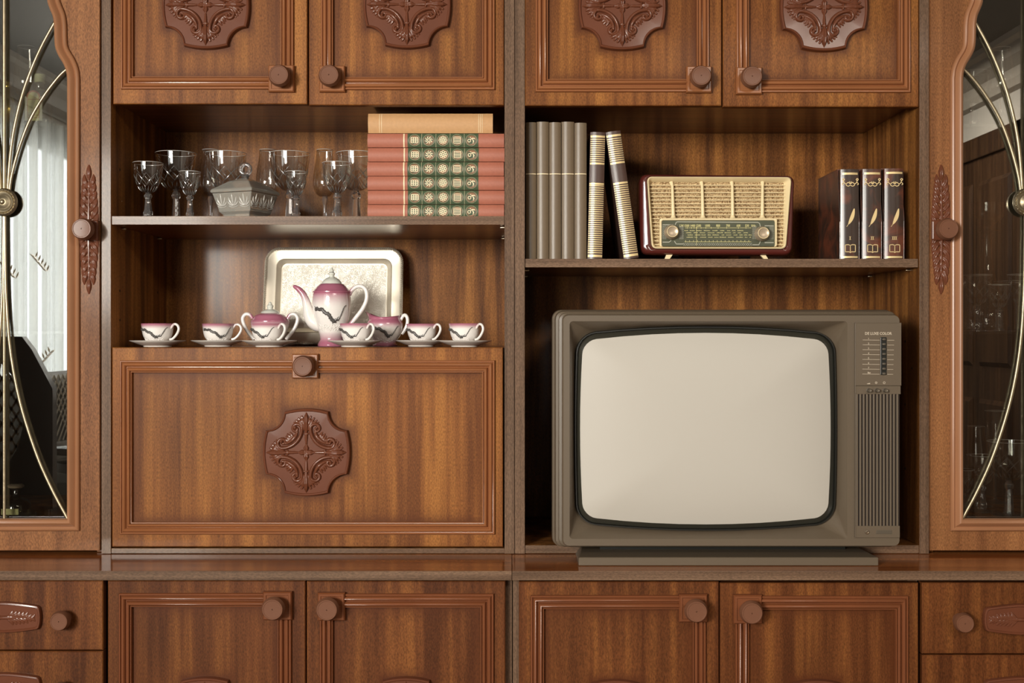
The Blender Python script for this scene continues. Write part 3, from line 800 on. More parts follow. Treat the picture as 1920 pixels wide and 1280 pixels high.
ordn = ['first', 'second', 'third', 'fourth', 'fifth']
for i in range(5):
    upright(ed[i]+.5, ed[i+1]-.5, tp[i], .03+.003*(i % 2), .19, M['taupe'], 'tall plain taupe book, %s of five counting from the cabinet centre partition' % ordn[i], 'plain taupe books beside the partition', deco=deco_line)
def deco_stripes(r, strip, cx, y, zb, zt, w):
    c = MB(); H = zt-zb
    z = zb+.006
    strip(c, zb+.004, zb+.0085)
    strip(c, zt-.0105, zt-.0065); strip(c, zb+H*.585, zb+H*.600); strip(c, zb+H*.745, zb+H*.760)
    z = zb+.0115
    while z < zb+H*.575: strip(c, z, z+.0017); z += .0041
    z = zb+H*.770
    while z < zt-.012: strip(c, z, z+.0016); z += .0041
    c.build('spine_stripes', M['gold'], r, smooth=0)
a = upright(1101.5, 1129.5, 248, .03, .17, M['brown_l'], 'brown book with gold-striped spine standing nearly upright beside the taupe books', 'gold-striped brown books', deco=deco_stripes)
a.rotation_euler = (0, math.radians(1.4), 0); a.location.z += .0007
b = upright(1170, 1198, 245.5, .03, .17, M['brown_l'], 'brown book with gold-striped spine leaning beside the radio', 'gold-striped brown books', deco=deco_stripes)
b.rotation_euler = (0, math.radians(-8.2), 0); b.location.z += .0022

# marbled volumes I, II, III in slipcases
mm_, nt, bs = newmat('marbled brown binding'); M['marble'] = mm_
tc = N(nt, 'ShaderNodeTexCoord'); n = N(nt, 'ShaderNodeTexNoise'); n.inputs['Scale'].default_value = 16; n.inputs['Detail'].default_value = 6; n.inputs['Distortion'].default_value = 1.2
oi = N(nt, 'ShaderNodeObjectInfo'); ad = N(nt, 'ShaderNodeVectorMath', operation='ADD'); nt.links.new(tc.outputs['Object'], ad.inputs[0]); nt.links.new(oi.outputs['Random'], ad.inputs[1]); nt.links.new(ad.outputs[0], n.inputs['Vector'])
rp = N(nt, 'ShaderNodeValToRGB'); e = rp.color_ramp.elements; e[0].position = .45; e[0].color = (.042,.026,.020,1); e[1].position = .68; e[1].color = (.17,.050,.026,1)
nt.links.new(n.outputs[0], rp.inputs[0]); nt.links.new(rp.outputs[0], bs.inputs['Base Color']); bs.inputs['Roughness'].default_value = .25; bs.inputs['Coat Weight'].default_value = .4
def deco_marble(num):
    def f(r, strip, cx, y, zb, zt, w):
        c = MB(); yy = y-.0006
        strip(c, zt-.0105, zt-.0065, .86, .0006); strip(c, zb+.003, zb+.0065, .86, .0006)
        H = zt-zb; pz = lambda p: Z(p, y)
        # scroll ornament
        for sx in (-1, 1):
            c.ribbon([(cx+sx*a*.001, pz(343)+b*.001) for a, b in cr([(0,-2),(4,1),(8,-1.5),(11,0),(13,4),(15,7),(12.5,8.5),(11,6),(13,5)],4)], .0014, yy)
            c.ribbon([(cx+sx*a*.001, pz(343)+b*.001) for a, b in cr([(0,-4),(4,-6),(8,-4),(7,-1)],4)], .0013, yy)
            c.ribbon([(cx+sx*a*.001, pz(343)+b*.001) for a, b in cr([(13,1),(15.5,-2),(13,-3.5)],4)], .0012, yy)
        c.ribbon([(cx-.002,pz(343)+.003),(cx,pz(343)-.001),(cx+.002,pz(343)+.003)], .0014, yy)
        # quill
        P = cr([(cx-.007,pz(425)),(cx-.001,pz(416)),(cx+.004,pz(405)),(cx+.0075,pz(391))], 6); n = len(P)
        c.ribbon(P, [.0008 if i < 4 else .0008+.0062*math.sin(PI*min(1,(i-3)/(n-3.5)))**.8 for i in range(n)], yy)
        # numeral with serifs
        k = len(num); z0, z1 = pz(449), pz(443.5)
        for i in range(k):
            x = cx+(i-(k-1)/2)*.0031-.0005
            c.ribbon([(x,z0),(x,z1)], .0013, yy)
        wd = .0031*k/2+.0003
        for zz in (z0, z1): c.ribbon([(cx-.0005-wd,zz),(cx-.0005+wd,zz)], .0006, yy)
        # open book
        a0, a1, b0, b1 = cx-.0095, cx+.0095, pz(472), pz(459)
        for q in ([(a0,b0),(a0,b1)],[(a1,b0),(a1,b1)]): c.ribbon(q, .0014, yy)
        c.ribbon([(cx,b0),(cx,b1)], .0013, yy)
        for q in ([(a0,b1),(cx-.004,b1+.0006),(cx,b1-.001),(cx+.004,b1+.0006),(a1,b1)], [(a0,b0),(cx-.002,b0),(cx,b0-.0016),(cx+.002,b0),(a1,b0)]): c.ribbon(q, .0014, yy)
        c.build('spine_lettering', M['gold'], r, smooth=0)
    return f
def slipcase(par, x0, x1, y, z, h, D):
    """open-fronted case; the two cheeks are cut back in a long slant towards the top"""
    for x in (x0, x1-.0016):
        P = [(y+.003, z), (y+.003, z+h*.42), (y+.020, z+h), (y+D, z+h), (y+D, z)]
        mb = MB(); n = 5
        mb.add([(x,a,b) for a,b in P]+[(x+.0016,a,b) for a,b in P], [tuple(range(n))[::-1], tuple(range(n,2*n))]+[(i,(i+1) % n,n+(i+1) % n,n+i) for i in range(n)])
        mb.build('slipcase_cheek', M['marble'], par, smooth=0, bevel=.0004)
    MB().box(x0, x1, y+.020, y+D, z+h, z+h+.0016).build('slipcase_top', M['marble'], par, smooth=0)
for (p0, p1, num, pt) in ((1575.5, 1613, 'I', 317), (1617, 1655, 'II', 316.5), (1658, 1697, 'III', 315.5)):
    wd = {'I': 'one', 'II': 'two', 'III': 'three'}[num]
    r = upright(p0+1.8, p1-1.8, pt, .03, .155, M['marble'], 'marbled brown volume with gold quill and roman numeral %s' % wd, 'numbered marbled volumes', deco=deco_marble(num))
    slipcase(r, X(p0,.03), X(p1,.03), .03, ZS2+.0003, Z(pt,.03)-ZS2+.0006, .160)

# ------------------------------------------------------------------ glassware
def dotted(fn, n): return [fn(k/(n-1)) for k in range(n)]
def rprof(prof, z):
    for (r0,z0),(r1,z1) in zip(prof, prof[1:]):
        if z0 <= z <= z1: return r0+(r1-r0)*(z-z0)/max(1e-9, z1-z0)
    return prof[-1][0]
def crprof(pts, n=5): return [(max(0,a), b) for a, b in cr(pts, n)]
def goblet(kind, loc, label, group, cut=True):
    mm = .001; x, y, z = loc
    if kind == 'big':   bowl = [(4,66),(14,68),(24,76),(32,90),(36.5,108),(39,126),(40.5,142)]; stem = [(10.5,1.2),(9.5,8),(6.8,45),(6.4,50),(8.6,53),(9.4,57),(8,61),(6,64),(5,67)]; foot = 33; cr_ = (.085,.112)
    elif kind == 'medium': bowl = [(3,51),(9,53),(16,60),(22,72),(26,86),(28,99),(29,110)]; stem = [(8,1.2),(9.6,8),(10,14),(8,18),(5.6,38),(5.8,41),(8,44),(8.2,47),(6,50),(4,52)]; foot = 28; cr_ = (.067,.088)
    elif kind == 'small': bowl = [(2.5,44),(7,46),(12,53),(16.5,64),(19,76),(20.5,90)]; stem = [(6.4,1.2),(7.6,7),(8,11),(6.6,14),(4.8,33),(5,36),(7.2,38.5),(7.4,41),(5.5,43.5),(3.5,45)]; foot = 23; cr_ = (.058,.074)
    elif kind == 'tulip': bowl = [(4,64),(12,66),(20,74),(24,88),(24,103),(21.5,125),(18.5,145),(17,162)]; stem = [(6.5,1.2),(4.5,10),(3.6,28),(4,48),(6.5,60),(5,65)]; foot = 32; cut = False
    elif kind == 'flute': bowl = [(3,80),(8,84),(14,100),(19,130),(21,160),(21,190)]; stem = [(5,1.2),(3.2,10),(2.8,60),(4,78),(3,82)]; foot = 30; cut = False
    elif kind == 'coupe': bowl = [(4,72),(14,74),(30,80),(40,90),(44,104)]; stem = [(5,1.2),(3.6,10),(3.2,50),(5,68),(4,73)]; foot = 32; cut = False
    r = thing('goblet' if kind in ('big','medium','small') else 'wine_glass', label, 'glass', loc, group)
    B = [(a*mm, b*mm) for a, b in crprof(bowl)]
    MB().lathe(B, (x,y,z), 40, caps=False).build('bowl', M['thin'], r, smooth=60)
    rim = B[-1]
    MB().tube([(x+rim[0]*math.cos(2*PI*k/40), y+rim[0]*math.sin(2*PI*k/40), z+rim[1]) for k in range(40)], .00055, 5, closed=True).build('rim', M['rim'], r, smooth=60)
    fc = 8 if kind in ('big','medium','small') else None
    MB().lathe([(a*mm, b*mm) for a, b in stem], (x,y,z), 32, facets=fc).build('stem', M['glass'], r, smooth=25)
    MB().lathe([(foot*mm, .0), (foot*mm,.001), (foot*.5*mm,.002), (7*mm,.0045), (4*mm,.006)], (x,y,z), 36).build('foot', M['glass'], r, smooth=50)
    if cut:
        g = MB(); z0, z1 = cr_; n = 9
        for sgn in (-1, 1):
            for k in range(n):
                a0 = 2*PI*k/n; pts = []
                for q in range(7):
                    t = q/6; zz = z0+(z1-z0)*t; rr = rprof(B, zz)+.0002; a = a0+sgn*t*2*PI/n*1.0
                    pts.append((x+rr*math.cos(a), y+rr*math.sin(a), z+zz))
                g.tube(pts, [.0002,.0004,.0006,.0007,.0006,.0004,.0002], 5)
        for k in range(n*2):            # thumb cuts under the lattice
            a = 2*PI*(k+.5)/(n*2); za = z0-.003; zb2 = z0-.012
            g.tube([(x+(rprof(B, max(B[0][1],zz))+.0002)*math.cos(a), y+(rprof(B, max(B[0][1],zz))+.0002)*math.sin(a), z+zz) for zz in (za, (za+zb2)/2, zb2)], [.0002,.0008,.0002], 5)
        g.build('cut_pattern', M['cut'], r, smooth=60)
    return r
G = {}
GR = {'big': 'large cut crystal goblets on the shelf', 'medium': 'medium cut crystal goblets on the shelf', 'small': 'small cut crystal goblets on the shelf', 'tulip': 'slim tulip glasses on the shelf'}
for kind, px, y, lb in (
    ('big', 330, .165, 'large cut crystal goblet at the outer end, behind the two short ones'),
    ('big', 424, .165, 'large cut crystal goblet standing behind the lidded crystal box'),
    ('big', 543, .165, 'large cut crystal goblet between box and tallest glass, behind a small goblet'),
    ('big', 668, .165, 'large cut crystal goblet half hidden by the stack of red books'),
    ('medium', 277.5, .08, 'medium cut crystal goblet nearest the cabinet side wall'),
    ('medium', 632, .08, 'medium cut crystal goblet near the stack of red books'),
    ('small', 356, .06, 'small cut crystal goblet between side wall and crystal box'),
    ('small', 555.5, .06, 'small cut crystal goblet just past the lidded crystal box'),
    ('tulip', 395, .25, 'slim tulip glass at the back behind two goblets, before the crystal box'),
    ('tulip', 502, .25, 'slim tulip glass at the back, above the corner of the crystal box'),
    ('tulip', 609, .25, 'slim tulip glass at the back nearest the red books')):
    loc = (X(px, y), y, ZS1+.0003)
    if kind not in G: G[kind] = goblet(kind, loc, lb, GR[kind])
    else:
        o = copy_tree(G[kind]); o.location = loc; o['label'] = lb
# crystal box
cb = thing('crystal_box', 'lidded square pressed-crystal box with ring knob standing among the goblets', 'box', (X(460,.105), .105, ZS1+.0003))
M['press'] = glassmat('pressed glass', 1.42, (.97,.97,.95), .04)
M['press_fog'] = plain('frosted pressed glass', (.95,.91,.80), .10, spec=.9); bpf = M['press_fog'].node_tree.nodes['Principled BSDF']; bpf.inputs['Transmission Weight'].default_value = .74; bpf.inputs['IOR'].default_value = 1.35
cx, cy, cz = cb.location; ang = math.radians(-22.5); R_ = Matrix.Translation((cx,cy,cz)) @ Matrix.Rotation(ang, 4, 'Z') @ Matrix.Translation((-cx,-cy,-cz))
def sq(h, a): return [(cx-a, cy-a, cz+h), (cx+a, cy-a, cz+h), (cx+a, cy+a, cz+h), (cx-a, cy+a, cz+h)]
mb = MB(); mb.loft([sq(.0,.032), sq(.010,.030), sq(.016,.036), sq(.024,.0375), sq(.052,.0455), sq(.052,.0405), sq(.026,.033), sq(.020,.031)], cap0=True, cap1=True); mb.rot(R_)
body = mb.build('box_body', M['press_fog'], cb, smooth=0, bevel=.0015)
mb = MB(); mb.loft([sq(.0525,.0475), sq(.057,.0485), sq(.060,.046), sq(.076,.024), sq(.082,.010), sq(.084,.006)], cap0=True, cap1=True); mb.rot(R_)
lid = mb.build('lid', M['press_fog'], cb, smooth=0, bevel=.0015)
mb = MB(); mb.lathe([(.008,.083),(.006,.086),(.009,.089),(.006,.092)], (cx,cy,cz), 20)
mb.tube([(cx+.0095*math.cos(2*PI*k/24), cy, cz+.1015+.0095*math.sin(2*PI*k/24)) for k in range(24)], .0042, 10, closed=True); mb.build('ring_knob', M['glass'], lid, smooth=60)
g = MB()
for face in range(2):
    for k in range(3):
        u0 = (-.026+.026*k)
        for du, dz, bz in ((0,.020,0),(-.009,.014,.2),(.009,.014,-.2),(-.012,.006,.3),(.012,.006,-.3)):
            pts = leafpts((u0, .027), (u0+du, .029+dz), bz, 6)
            yo = lambda zz: -(.0375+(zz-.024)/.028*.008)-.0004
            P = [((cx+u, cy+yo(v), cz+v) if face == 0 else (cx-yo(v), cy+u, cz+v)) for u, v in pts]
            g.tube(P, [.0006,.0014,.0019,.0019,.0014,.0004], 6)
        P = [(u0-.010+.020*q/6, .0265-.003*math.sin(PI*q/6)) for q in range(7)]
        g.tube([((cx+u, cy+yo(v), cz+v) if face == 0 else (cx-yo(v), cy+u, cz+v)) for u, v in P], .0012, 6)
g.rot(R_); g.build('palmette_relief', M['rim'], body, smooth=60)

# ------------------------------------------------------------------ tray and tea set
ZS3 = Z(651)
M['tray'] = plain('silver plate', (.78,.71,.58), .36, metal=.6, bump=.0)
mt, nt, bs = newmat('engraved silver'); M['engraved'] = mt
bs.inputs['Base Color'].default_value = (.88,.83,.72,1); bs.inputs['Metallic'].default_value = .3; bs.inputs['Roughness'].default_value = .38
tc = N(nt, 'ShaderNodeTexCoord'); n = N(nt, 'ShaderNodeTexNoise'); n.inputs['Scale'].default_value = 55; n.inputs['Detail'].default_value = 2; n.inputs['Distortion'].default_value = 3
nt.links.new(tc.outputs['Object'], n.inputs['Vector'])
cr1 = N(nt, 'ShaderNodeMath', operation='PINGPONG'); cr1.inputs[1].default_value = .06; nt.links.new(n.outputs[0], cr1.inputs[0])
bp = N(nt, 'ShaderNodeBump'); bp.inputs['Strength'].default_value = .5; bp.inputs['Distance'].default_value = .008; nt.links.new(cr1.outputs[0], bp.inputs['Height']); nt.links.new(bp.outputs[0], bs.inputs['Normal'])
ty = .30
tr = thing('serving_tray', 'rectangular silver tray with rope edge and engraved centre leaning behind the teapot', 'tray', (X(626,ty), .285, ZS3+.0003))
tx0, tx1 = X(496,ty), X(756,ty); tz0, tz1 = ZS3+.0035, Z(463,ty)
def tro(k, r, y): return y3(rrect(tx0+k, tx1-k, tz0+k*(1), tz1-k, r), y)
H_ = tz1-tz0
def lean(p): return (p[0], p[1]+(p[2]-tz0)*.20, p[2])
ybase = .268
mb = MB(); mb.loft([[lean(q) for q in tro(k, r, ybase+d)] for k, r, d in ((.001,.032,.003),(0,.032,0),(.004,.030,-.0015),(.008,.028,.0005),(.024,.018,.0022),(.0255,.017,.0004),(.0275,.016,.0024),(.033,.013,.009),(.0345,.012,.0110),(.037,.011,.0112))])
mb.build('tray_rim', M['tray'], tr, smooth=40)
mb = MB(); mb.loft([[lean(q) for q in tro(.0368, .011, ybase+.0112)], [lean(q) for q in tro(.060, .008, ybase+.0112)]], cap1=True)
mb.build('tray_well', M['engraved'], tr, smooth=0)
# rope edge: short slanted beads
ol = rrect(tx0+.003, tx1-.003, tz0+.003, tz1-.003, .030, n=10)
P = [Vector((a, 0, b)) for a, b in ol]; per = sum((P[i]-P[(i+1) % len(P)]).length for i in range(len(P))); nb = 230; stp = per/nb
mb = MB(); i = 0; acc = 0; pos = P[0].copy(); seg = 0
for k in range(nb):
    d = k*stp; j = 0; q = d
    while q > (P[(j+1) % len(P)]-P[j % len(P)]).length: q -= (P[(j+1) % len(P)]-P[j % len(P)]).length; j += 1
    t = (P[(j+1) % len(P)]-P[j % len(P)]).normalized(); c = P[j % len(P)]+t*q; nrm = Vector((t.z, 0, -t.x))
    a = c+t*.0022+nrm*.0028; b = c-t*.0022-nrm*.0028
    mb.tube([lean((a.x, ybase-.002, a.z)), lean((c.x, ybase-.0035, c.z)), lean((b.x, ybase-.002, b.z))], [.0008,.0018,.0008], 5)
mb.build('rope_edge', M['tray'], tr, smooth=60)

PINK = (.40,.135,.20); WH = (.84,.80,.76); PALE = (.72,.50,.52)
def mixc(a, b, t): t = max(0, min(1, t)); t = t*t*(3-2*t); return tuple(a[i]+(b[i]-a[i])*t for i in range(3))
def surf(prof, c, zz, ang, off=.0004):
    r = rprof(prof, zz)+off; return (c[0]+r*math.sin(ang), c[1]-r*math.cos(ang), c[2]+zz)
def dragon(prof, c, z0, z1, a0, a1, parent, k=1.0):
    """raised dragon winding across the front: dark scaly body, white coils below"""
    d = MB(); w = MB(); n = 26
    key = cr([(.02,.80,0),(.07,.98,0),(.16,.86,0),(.26,.90,0),(.36,.66,0),(.46,.58,0),(.54,.28,0),(.64,.10,0),(.72,.24,0),(.78,.22,0),(.86,.62,0),(.93,1.0,0),(1.0,1.15,0)], 4)
    pts = [surf(prof, c, z0+(z1-z0)*b, a0+(a1-a0)*a) for a, b, _ in key]; m = len(pts)
    d.tube(pts, [k*.0011*(.5+.8*math.sin(PI*min(1,.15+.8*i/m)))*(1.35 if i < m*.6 else .55)*(1+.4*(i % 2)) for i in range(m)], 6)
    for fx, fz, dx, dz in ((.02,.98,-.06,.10),(.02,.98,-.07,-.06),(.28,.80,.02,.22),(.60,.12,.10,.20),(.62,.12,-.05,-.18),(.66,.14,.16,.02),(.5,.42,-.03,-.16),(.70,.18,.08,.25)):
        p = [(fx, fz), (fx+dx*.5, fz+dz*.7), (fx+dx, fz+dz)]
        d.tube([surf(prof, c, z0+(z1-z0)*b, a0+(a1-a0)*a) for a, b in p], [k*.0006, k*.0005, k*.0002], 5)
    for q in range(7):
        cx0 = .06+.14*q; cz0 = -.25-.12*(q % 2)
        p = [(cx0+.07*t/10*math.cos(t*.9), cz0+.22*t/10*math.sin(t*.9)) for t in range(2, 12)]
        w.tube([surf(prof, c, max(.004, z0+(z1-z0)*b), a0+(a1-a0)*a, .0002) for a, b in p], k*.0005, 5)
    d.build('raised_dragon', M['dragon'], parent, smooth=60); w.build('raised_scrolls', M['slip'], parent, smooth=60)
def cupc(h, H, top=.72):
    if h > H*top: return mixc(WH, PINK, (h/H-top)/(1-top)*1.05)
    if h < H*.25: return mixc((.62,.36,.40), WH, h/(H*.25))
    return WH
def cup(loc, label):
    r = thing('teacup', label, 'cup', loc, 'pink rimmed dragon teacups on their saucers'); mm = .001; x, y, z = loc
    out = [(16.5,0),(17.5,1.5),(17,3),(21,7),(26,14),(28.5,22),(29.5,30),(30.5,36),(31.2,40)]
    B = [(a*mm, b*mm) for a, b in crprof(out, 4)]
    inn = [(a-.0015, b) for a, b in B[::-1]][:-6]
    bd = MB().lathe(B+[(.0302,.0402)]+inn, (x,y,z), 40).build('cup_body', M['china'], r, smooth=50, colf=lambda a,b,c: cupc(c-z, .040))
    h = cr([(.0285,.031),(.035,.0385),(.0425,.037),(.0455,.029),(.041,.019),(.033,.011),(.0265,.009)], 5)
    MB().tube([(x+a*math.cos(-.25), y+a*math.sin(-.25), z+b) for a, b in h], [.0024]*len(h), 8, flat=1.1).build('handle', M['china'], r, smooth=60, colf=lambda a,b,c: mixc(WH, PINK, (c-z-.028)/.014*.6 if a-x < .036 else 0))
    dragon(B, (x,y,z), .012, .030, -1.15, .95, r, 1.15)
    return r
def saucer(loc, label):
    x, y, z = loc; mm = .001
    P = [(0,2.2),(20,2.2),(24,0),(26,0),(27,2.2),(35,4.5),(45,8.5),(52.5,11.5),(53,12.3),(52,12.6),(44,10.2),(34,6.6),(24,4.8),(0,4.8)]
    o = MB().lathe([(a*mm, b*mm) for a, b in P], (0,0,0), 48, caps=False).build('saucer', M['china'], None, smooth=40, colf=lambda a,b,c: (.74,.69,.62))
    o.location = loc; tag(o, label, 'saucer', 'white saucers under the teacups'); return o
cups = [(295.5,.07,'nearest the cabinet side wall'), (409,.12,'next to the sugar bowl, second from the side wall'), (501,.065,'standing in front of the sugar bowl'),
        (667,.06,'between teapot and creamer, in front'), (791,.15,'just right of the creamer'), (871.5,.075,'nearest the centre partition')]
cp = sc_ = None
for i, (px, y, w) in enumerate(cups):
    dx = {0:0, 1:0, 2:4, 3:-1.5, 4:-1, 5:0}[i]
    sx = X(px+dx, y); z = ZS3+.0002
    if sc_ is None: sc_ = saucer((sx, y, z), 'white porcelain saucer under the teacup '+w)
    else:
        o = sc_.copy(); C.objects.link(o); o.location = (sx, y, z); o['label'] = 'white porcelain saucer under the teacup '+w
    loc = (X(px, y), y, z+.0050)
    if cp is None: cp = cup(loc, 'pink rimmed white teacup '+w)
    else:
        o = copy_tree(cp); o.location = loc; o['label'] = 'pink rimmed white teacup '+w
        o.rotation_euler = (0,0,[0,.25,-.3,-.35,-.3,-.4][i])
def lathe_px(cxp, y, pts, z0):
    """profile given in photo px (radius, row) for a body on plane y"""
    s = S(y); return [(r*s, Z(p, y)-z0) for r, p in pts]
# teapot
ty_ = .155; z0 = ZS3+.0003; x0 = X(622, ty_)
tp_ = thing('teapot', 'tall white teapot with pink shoulder, pink foot and raised dragon', 'teapot', (x0, ty_, z0))
B = lathe_px(622, ty_, [(25.5,649.3),(26,646),(24,641),(21.5,636),(22.5,628),(27,614),(32,598),(35,582),(36,566),(35,552),(34,548)], z0); B[0] = (B[0][0], 0.0)
B = [(a, b) for a, b in cr(B, 4)]
def potc(a,b,c):
    h = c-z0
    if h > .098: return mixc(WH, PINK, (h-.088)/.020)
    if h > .075: return mixc(WH, PINK, (h-.075)/.030*.75)
    if h < .026: return mixc(PINK, WH, (h-.006)/.030)
    return WH
pb = MB().lathe(B, (x0,ty_,z0), 48).build('pot_body', M['china'], tp_, smooth=50, colf=potc)
Lp = lathe_px(622, ty_, [(34,549),(36,548),(36,546.5),(33.5,544.5),(30.5,541),(26.5,536.5),(22.5,532.5),(20,531.8)], z0)
MB().lathe(Lp, (x0,ty_,z0), 48).build('shoulder', M['china'], tp_, smooth=50, colf=lambda a,b,c: PINK)
Ll = lathe_px(622, ty_, [(19.5,532),(17,527),(12,522.5),(7,520),(4.6,518),(4.8,516),(6.2,514),(5.6,511.5),(3.4,510),(4.2,508),(3,505),(.6,501)], z0)
MB().lathe(cr(Ll,3), (x0,ty_,z0), 36).build('lid', M['china'], tp_, smooth=50, colf=lambda a,b,c: (.66,.67,.60))
MB().lathe([(S(ty_)*4.4,Z(510.6,ty_)-z0),(S(ty_)*4.4,Z(509.9,ty_)-z0)], (x0,ty_,z0), 24).build('finial_band', M['dragon'], tp_, smooth=0)
sp = cr([(612,611,6),(603,611,11),(591,606,13.5),(582,595,12),(577.5,580,9.5),(574,565,7.5),(568,551,6.2),(560,542,5),(553,537.5,3.6),(549.5,536.5,2)], 4)
MB().tube([(X(a,ty_), ty_, Z(b,ty_)) for a, b, c in sp], [c*S(ty_) for a, b, c in sp], 16, up=(0,1,0)).build('spout', M['china'], tp_, smooth=60, colf=lambda a,b,c: mixc(WH, PINK, (c-z0-.080)/.035))
hd = cr([(655,553),(659,545),(667,538),(677,536.5),(685,542),(688,553),(686,566),(679,580),(670,592),(661,603),(654,610)], 4)
MB().tube([(X(a,ty_), ty_, Z(b,ty_)) for a, b in hd], [.0042]*len(hd), 10, up=(0,1,0), flat=1.0).build('handle', M['china'], tp_, smooth=60, colf=lambda a,b,c: mixc(WH, PINK, 1-(a-x0-.034)/.014))
dragon(B, (x0,ty_,z0), .046, .077, -.85, .95, tp_, 1.6)
# sugar bowl
ys = .19; xs_ = X(506.5, ys)
sb = thing('sugar_bowl', 'white and pink lidded sugar bowl with two loop handles', 'sugar bowl', (xs_, ys, z0))
B = lathe_px(0, ys, [(23,649),(23,645),(21,641),(25,634),(31,622),(35,610),(36,602),(35,600)], z0); B[0] = (B[0][0], 0.0); B = cr(B, 4)
def sugc(a,b,c):
    h = c-z0; return mixc(WH, PINK, (h-.036)/.016) if h > .03 else mixc(PINK, WH, h/.014)
MB().lathe(B, (xs_,ys,z0), 44).build('bowl_body', M['china'], sb, smooth=50, colf=sugc)
Lp = lathe_px(0, ys, [(34,600.5),(31.5,597),(28.5,592),(24,589),(18.5,587.5),(16,584),(10,580.5),(5.5,579),(5.5,576),(6.4,573),(4,571),(3.5,569.5),(2.8,567.5),(.5,565.5)], z0)
MB().lathe(cr(Lp,3), (xs_,ys,z0), 44).build('lid', M['china'], sb, smooth=50, colf=lambda a,b,c: mixc(PINK,(.66,.67,.60), (c-Z(589,ys))/.004))
for sx in (-1, 1):
    hd = cr([(33,597),(38,590),(46,589),(51.5,596),(50,606),(45,617),(37,628),(30,636)], 4)
    MB().tube([(xs_+sx*a*S(ys), ys, Z(b,ys)) for a, b in hd], [.0038]*len(hd), 10, up=(0,1,0)).build('handle', M['china'], sb, smooth=60, colf=lambda a,b,c: mixc(WH, PINK, 1-(abs(a-xs_)-.036)/.010 if c > Z(600,ys) else 0))
dragon(B, (xs_,ys,z0), .020, .040, -.9, .9, sb, 1.3)
# creamer
yc = .185; xc = X(722, yc)
cm = thing('creamer', 'white and pink milk jug with pouring lip beside the teapot', 'jug', (xc, yc, z0))
B = lathe_px(0, yc, [(23,649),(23.5,646),(20,642),(23,635),(30,624),(33.5,613),(33,604),(30,599)], z0); B[0] = (B[0][0], 0.0); B = cr(B, 4)
MB().lathe(B, (xc,yc,z0), 44).build('jug_body', M['china'], cm, smooth=50, colf=lambda a,b,c: mixc(WH, PINK, (c-z0-.034)/.016) if c-z0 > .02 else mixc(PINK, WH, (c-z0-.003)/.016))
mb = MB(); rows = []
for q in range(7):
    t = q/6; row = []
    for k in range(44):
        a = 2*PI*k/44; lip = max(0, -math.cos(a))**3
        r = (30-3*math.sin(PI*t)*.6+ (1-lip)*0)*S(yc) + lip*.012*t
        zz = Z(599,yc)+t*(.005+.0145*lip+ .004*max(0,math.cos(a))**2)
        row.append((xc+r*math.cos(a), yc+r*math.sin(a), zz))
    rows.append(row)
mb.loft(rows); mb.build('collar', M['china'], cm, smooth=60, colf=lambda a,b,c: PINK)
hd = cr([(29,600),(33,593),(38,590.5),(42,597),(41.5,608),(37,618),(31,626)], 4)
MB().tube([(xc+a*S(yc), yc, Z(b,yc)) for a, b in hd], [.0036]*len(hd), 10, up=(0,1,0)).build('handle', M['china'], cm, smooth=60, colf=lambda a,b,c: WH)
dragon(B, (xc,yc,z0), .018, .038, -.6, .9, cm, 1.3)

# ------------------------------------------------------------------ radio
M['bakelite'] = plain('oxblood bakelite', (.085,.016,.012), .16, coat=.6, spec=.6)
M['ivory'] = plain('ivory plastic', (.78,.64,.38), .32)
M['dialglass'] = plain('dial backing', (.075,.080,.050), .25, var=.15, bscale=300)
M['dialink'] = plain('dial print', (.62,.56,.24), .5)
M['greytrim'] = plain('grey dial trim', (.42,.41,.33), .35)
M['knobgrey'] = plain('knob champagne', (.42,.33,.23), .32, metal=.3)
mt, nt, bs = newmat('woven speaker cloth'); M['cloth'] = mt
tc = N(nt, 'ShaderNodeTexCoord'); mp = N(nt, 'ShaderNodeMapping'); mp.inputs['Scale'].default_value = (520,520,520); nt.links.new(tc.outputs['Object'], mp.inputs[0])
ck = N(nt, 'ShaderNodeTexVoronoi'); nt.links.new(mp.outputs[0], ck.inputs['Vector']); ck.inputs['Scale'].default_value = 1
rp = N(nt, 'ShaderNodeValToRGB'); e = rp.color_ramp.elements; e[0].position = .2; e[0].color = (.62,.46,.24,1); e[1].position = .75; e[1].color = (.16,.085,.030,1)
nt.links.new(ck.outputs['Distance'], rp.inputs[0]); nt.links.new(rp.outputs[0], bs.inputs['Base Color']); bs.inputs['Roughness'].default_value = .8
yr = .045
rx = lambda p: X(p, yr); rz = lambda p: Z(p, yr)
ra = thing('radio', 'vintage oxblood radio with ivory grille and green tuning dial', 'radio', (rx(1345), yr+.07, ZS2+.0003))
def quadr(tl, tr_, br, bl, r, n=6):
    """rounded quadrilateral from px corners, counter-clockwise from the top right"""
    c = [tr_, tl, bl, br]; out = []
    for i in range(4):
        p = Vector(c[i]); a = Vector(c[i-1]); b = Vector(c[(i+1) % 4]); u = (a-p).normalized()*r; w = (b-p).normalized()*r
        for k in range(n+1):
            t = k/n; q = (1-t)**2*(p+u)+2*t*(1-t)*p+t*t*(p+w); out.append((q.x, q.y))
        for k in range(1, 5):
            s_ = p+w; nx = b+(p-b).normalized()*r; q = s_.lerp(nx, k/5); out.append((q.x, q.y))
    return out
def rq(dx, r, y, cor=((1200,325),(1491.5,328),(1487,479),(1201,477))):
    (tl, tr_, br, bl) = cor
    q = quadr((tl[0]+dx, tl[1]+dx), (tr_[0]-dx, tr_[1]+dx), (br[0]-dx, br[1]-dx), (bl[0]+dx, bl[1]-dx), r)
    return [(rx(a), y, rz(b)) for a, b in q]
inn = ((1213,331.5),(1483.5,332.5),(1473,466.5),(1222,466))
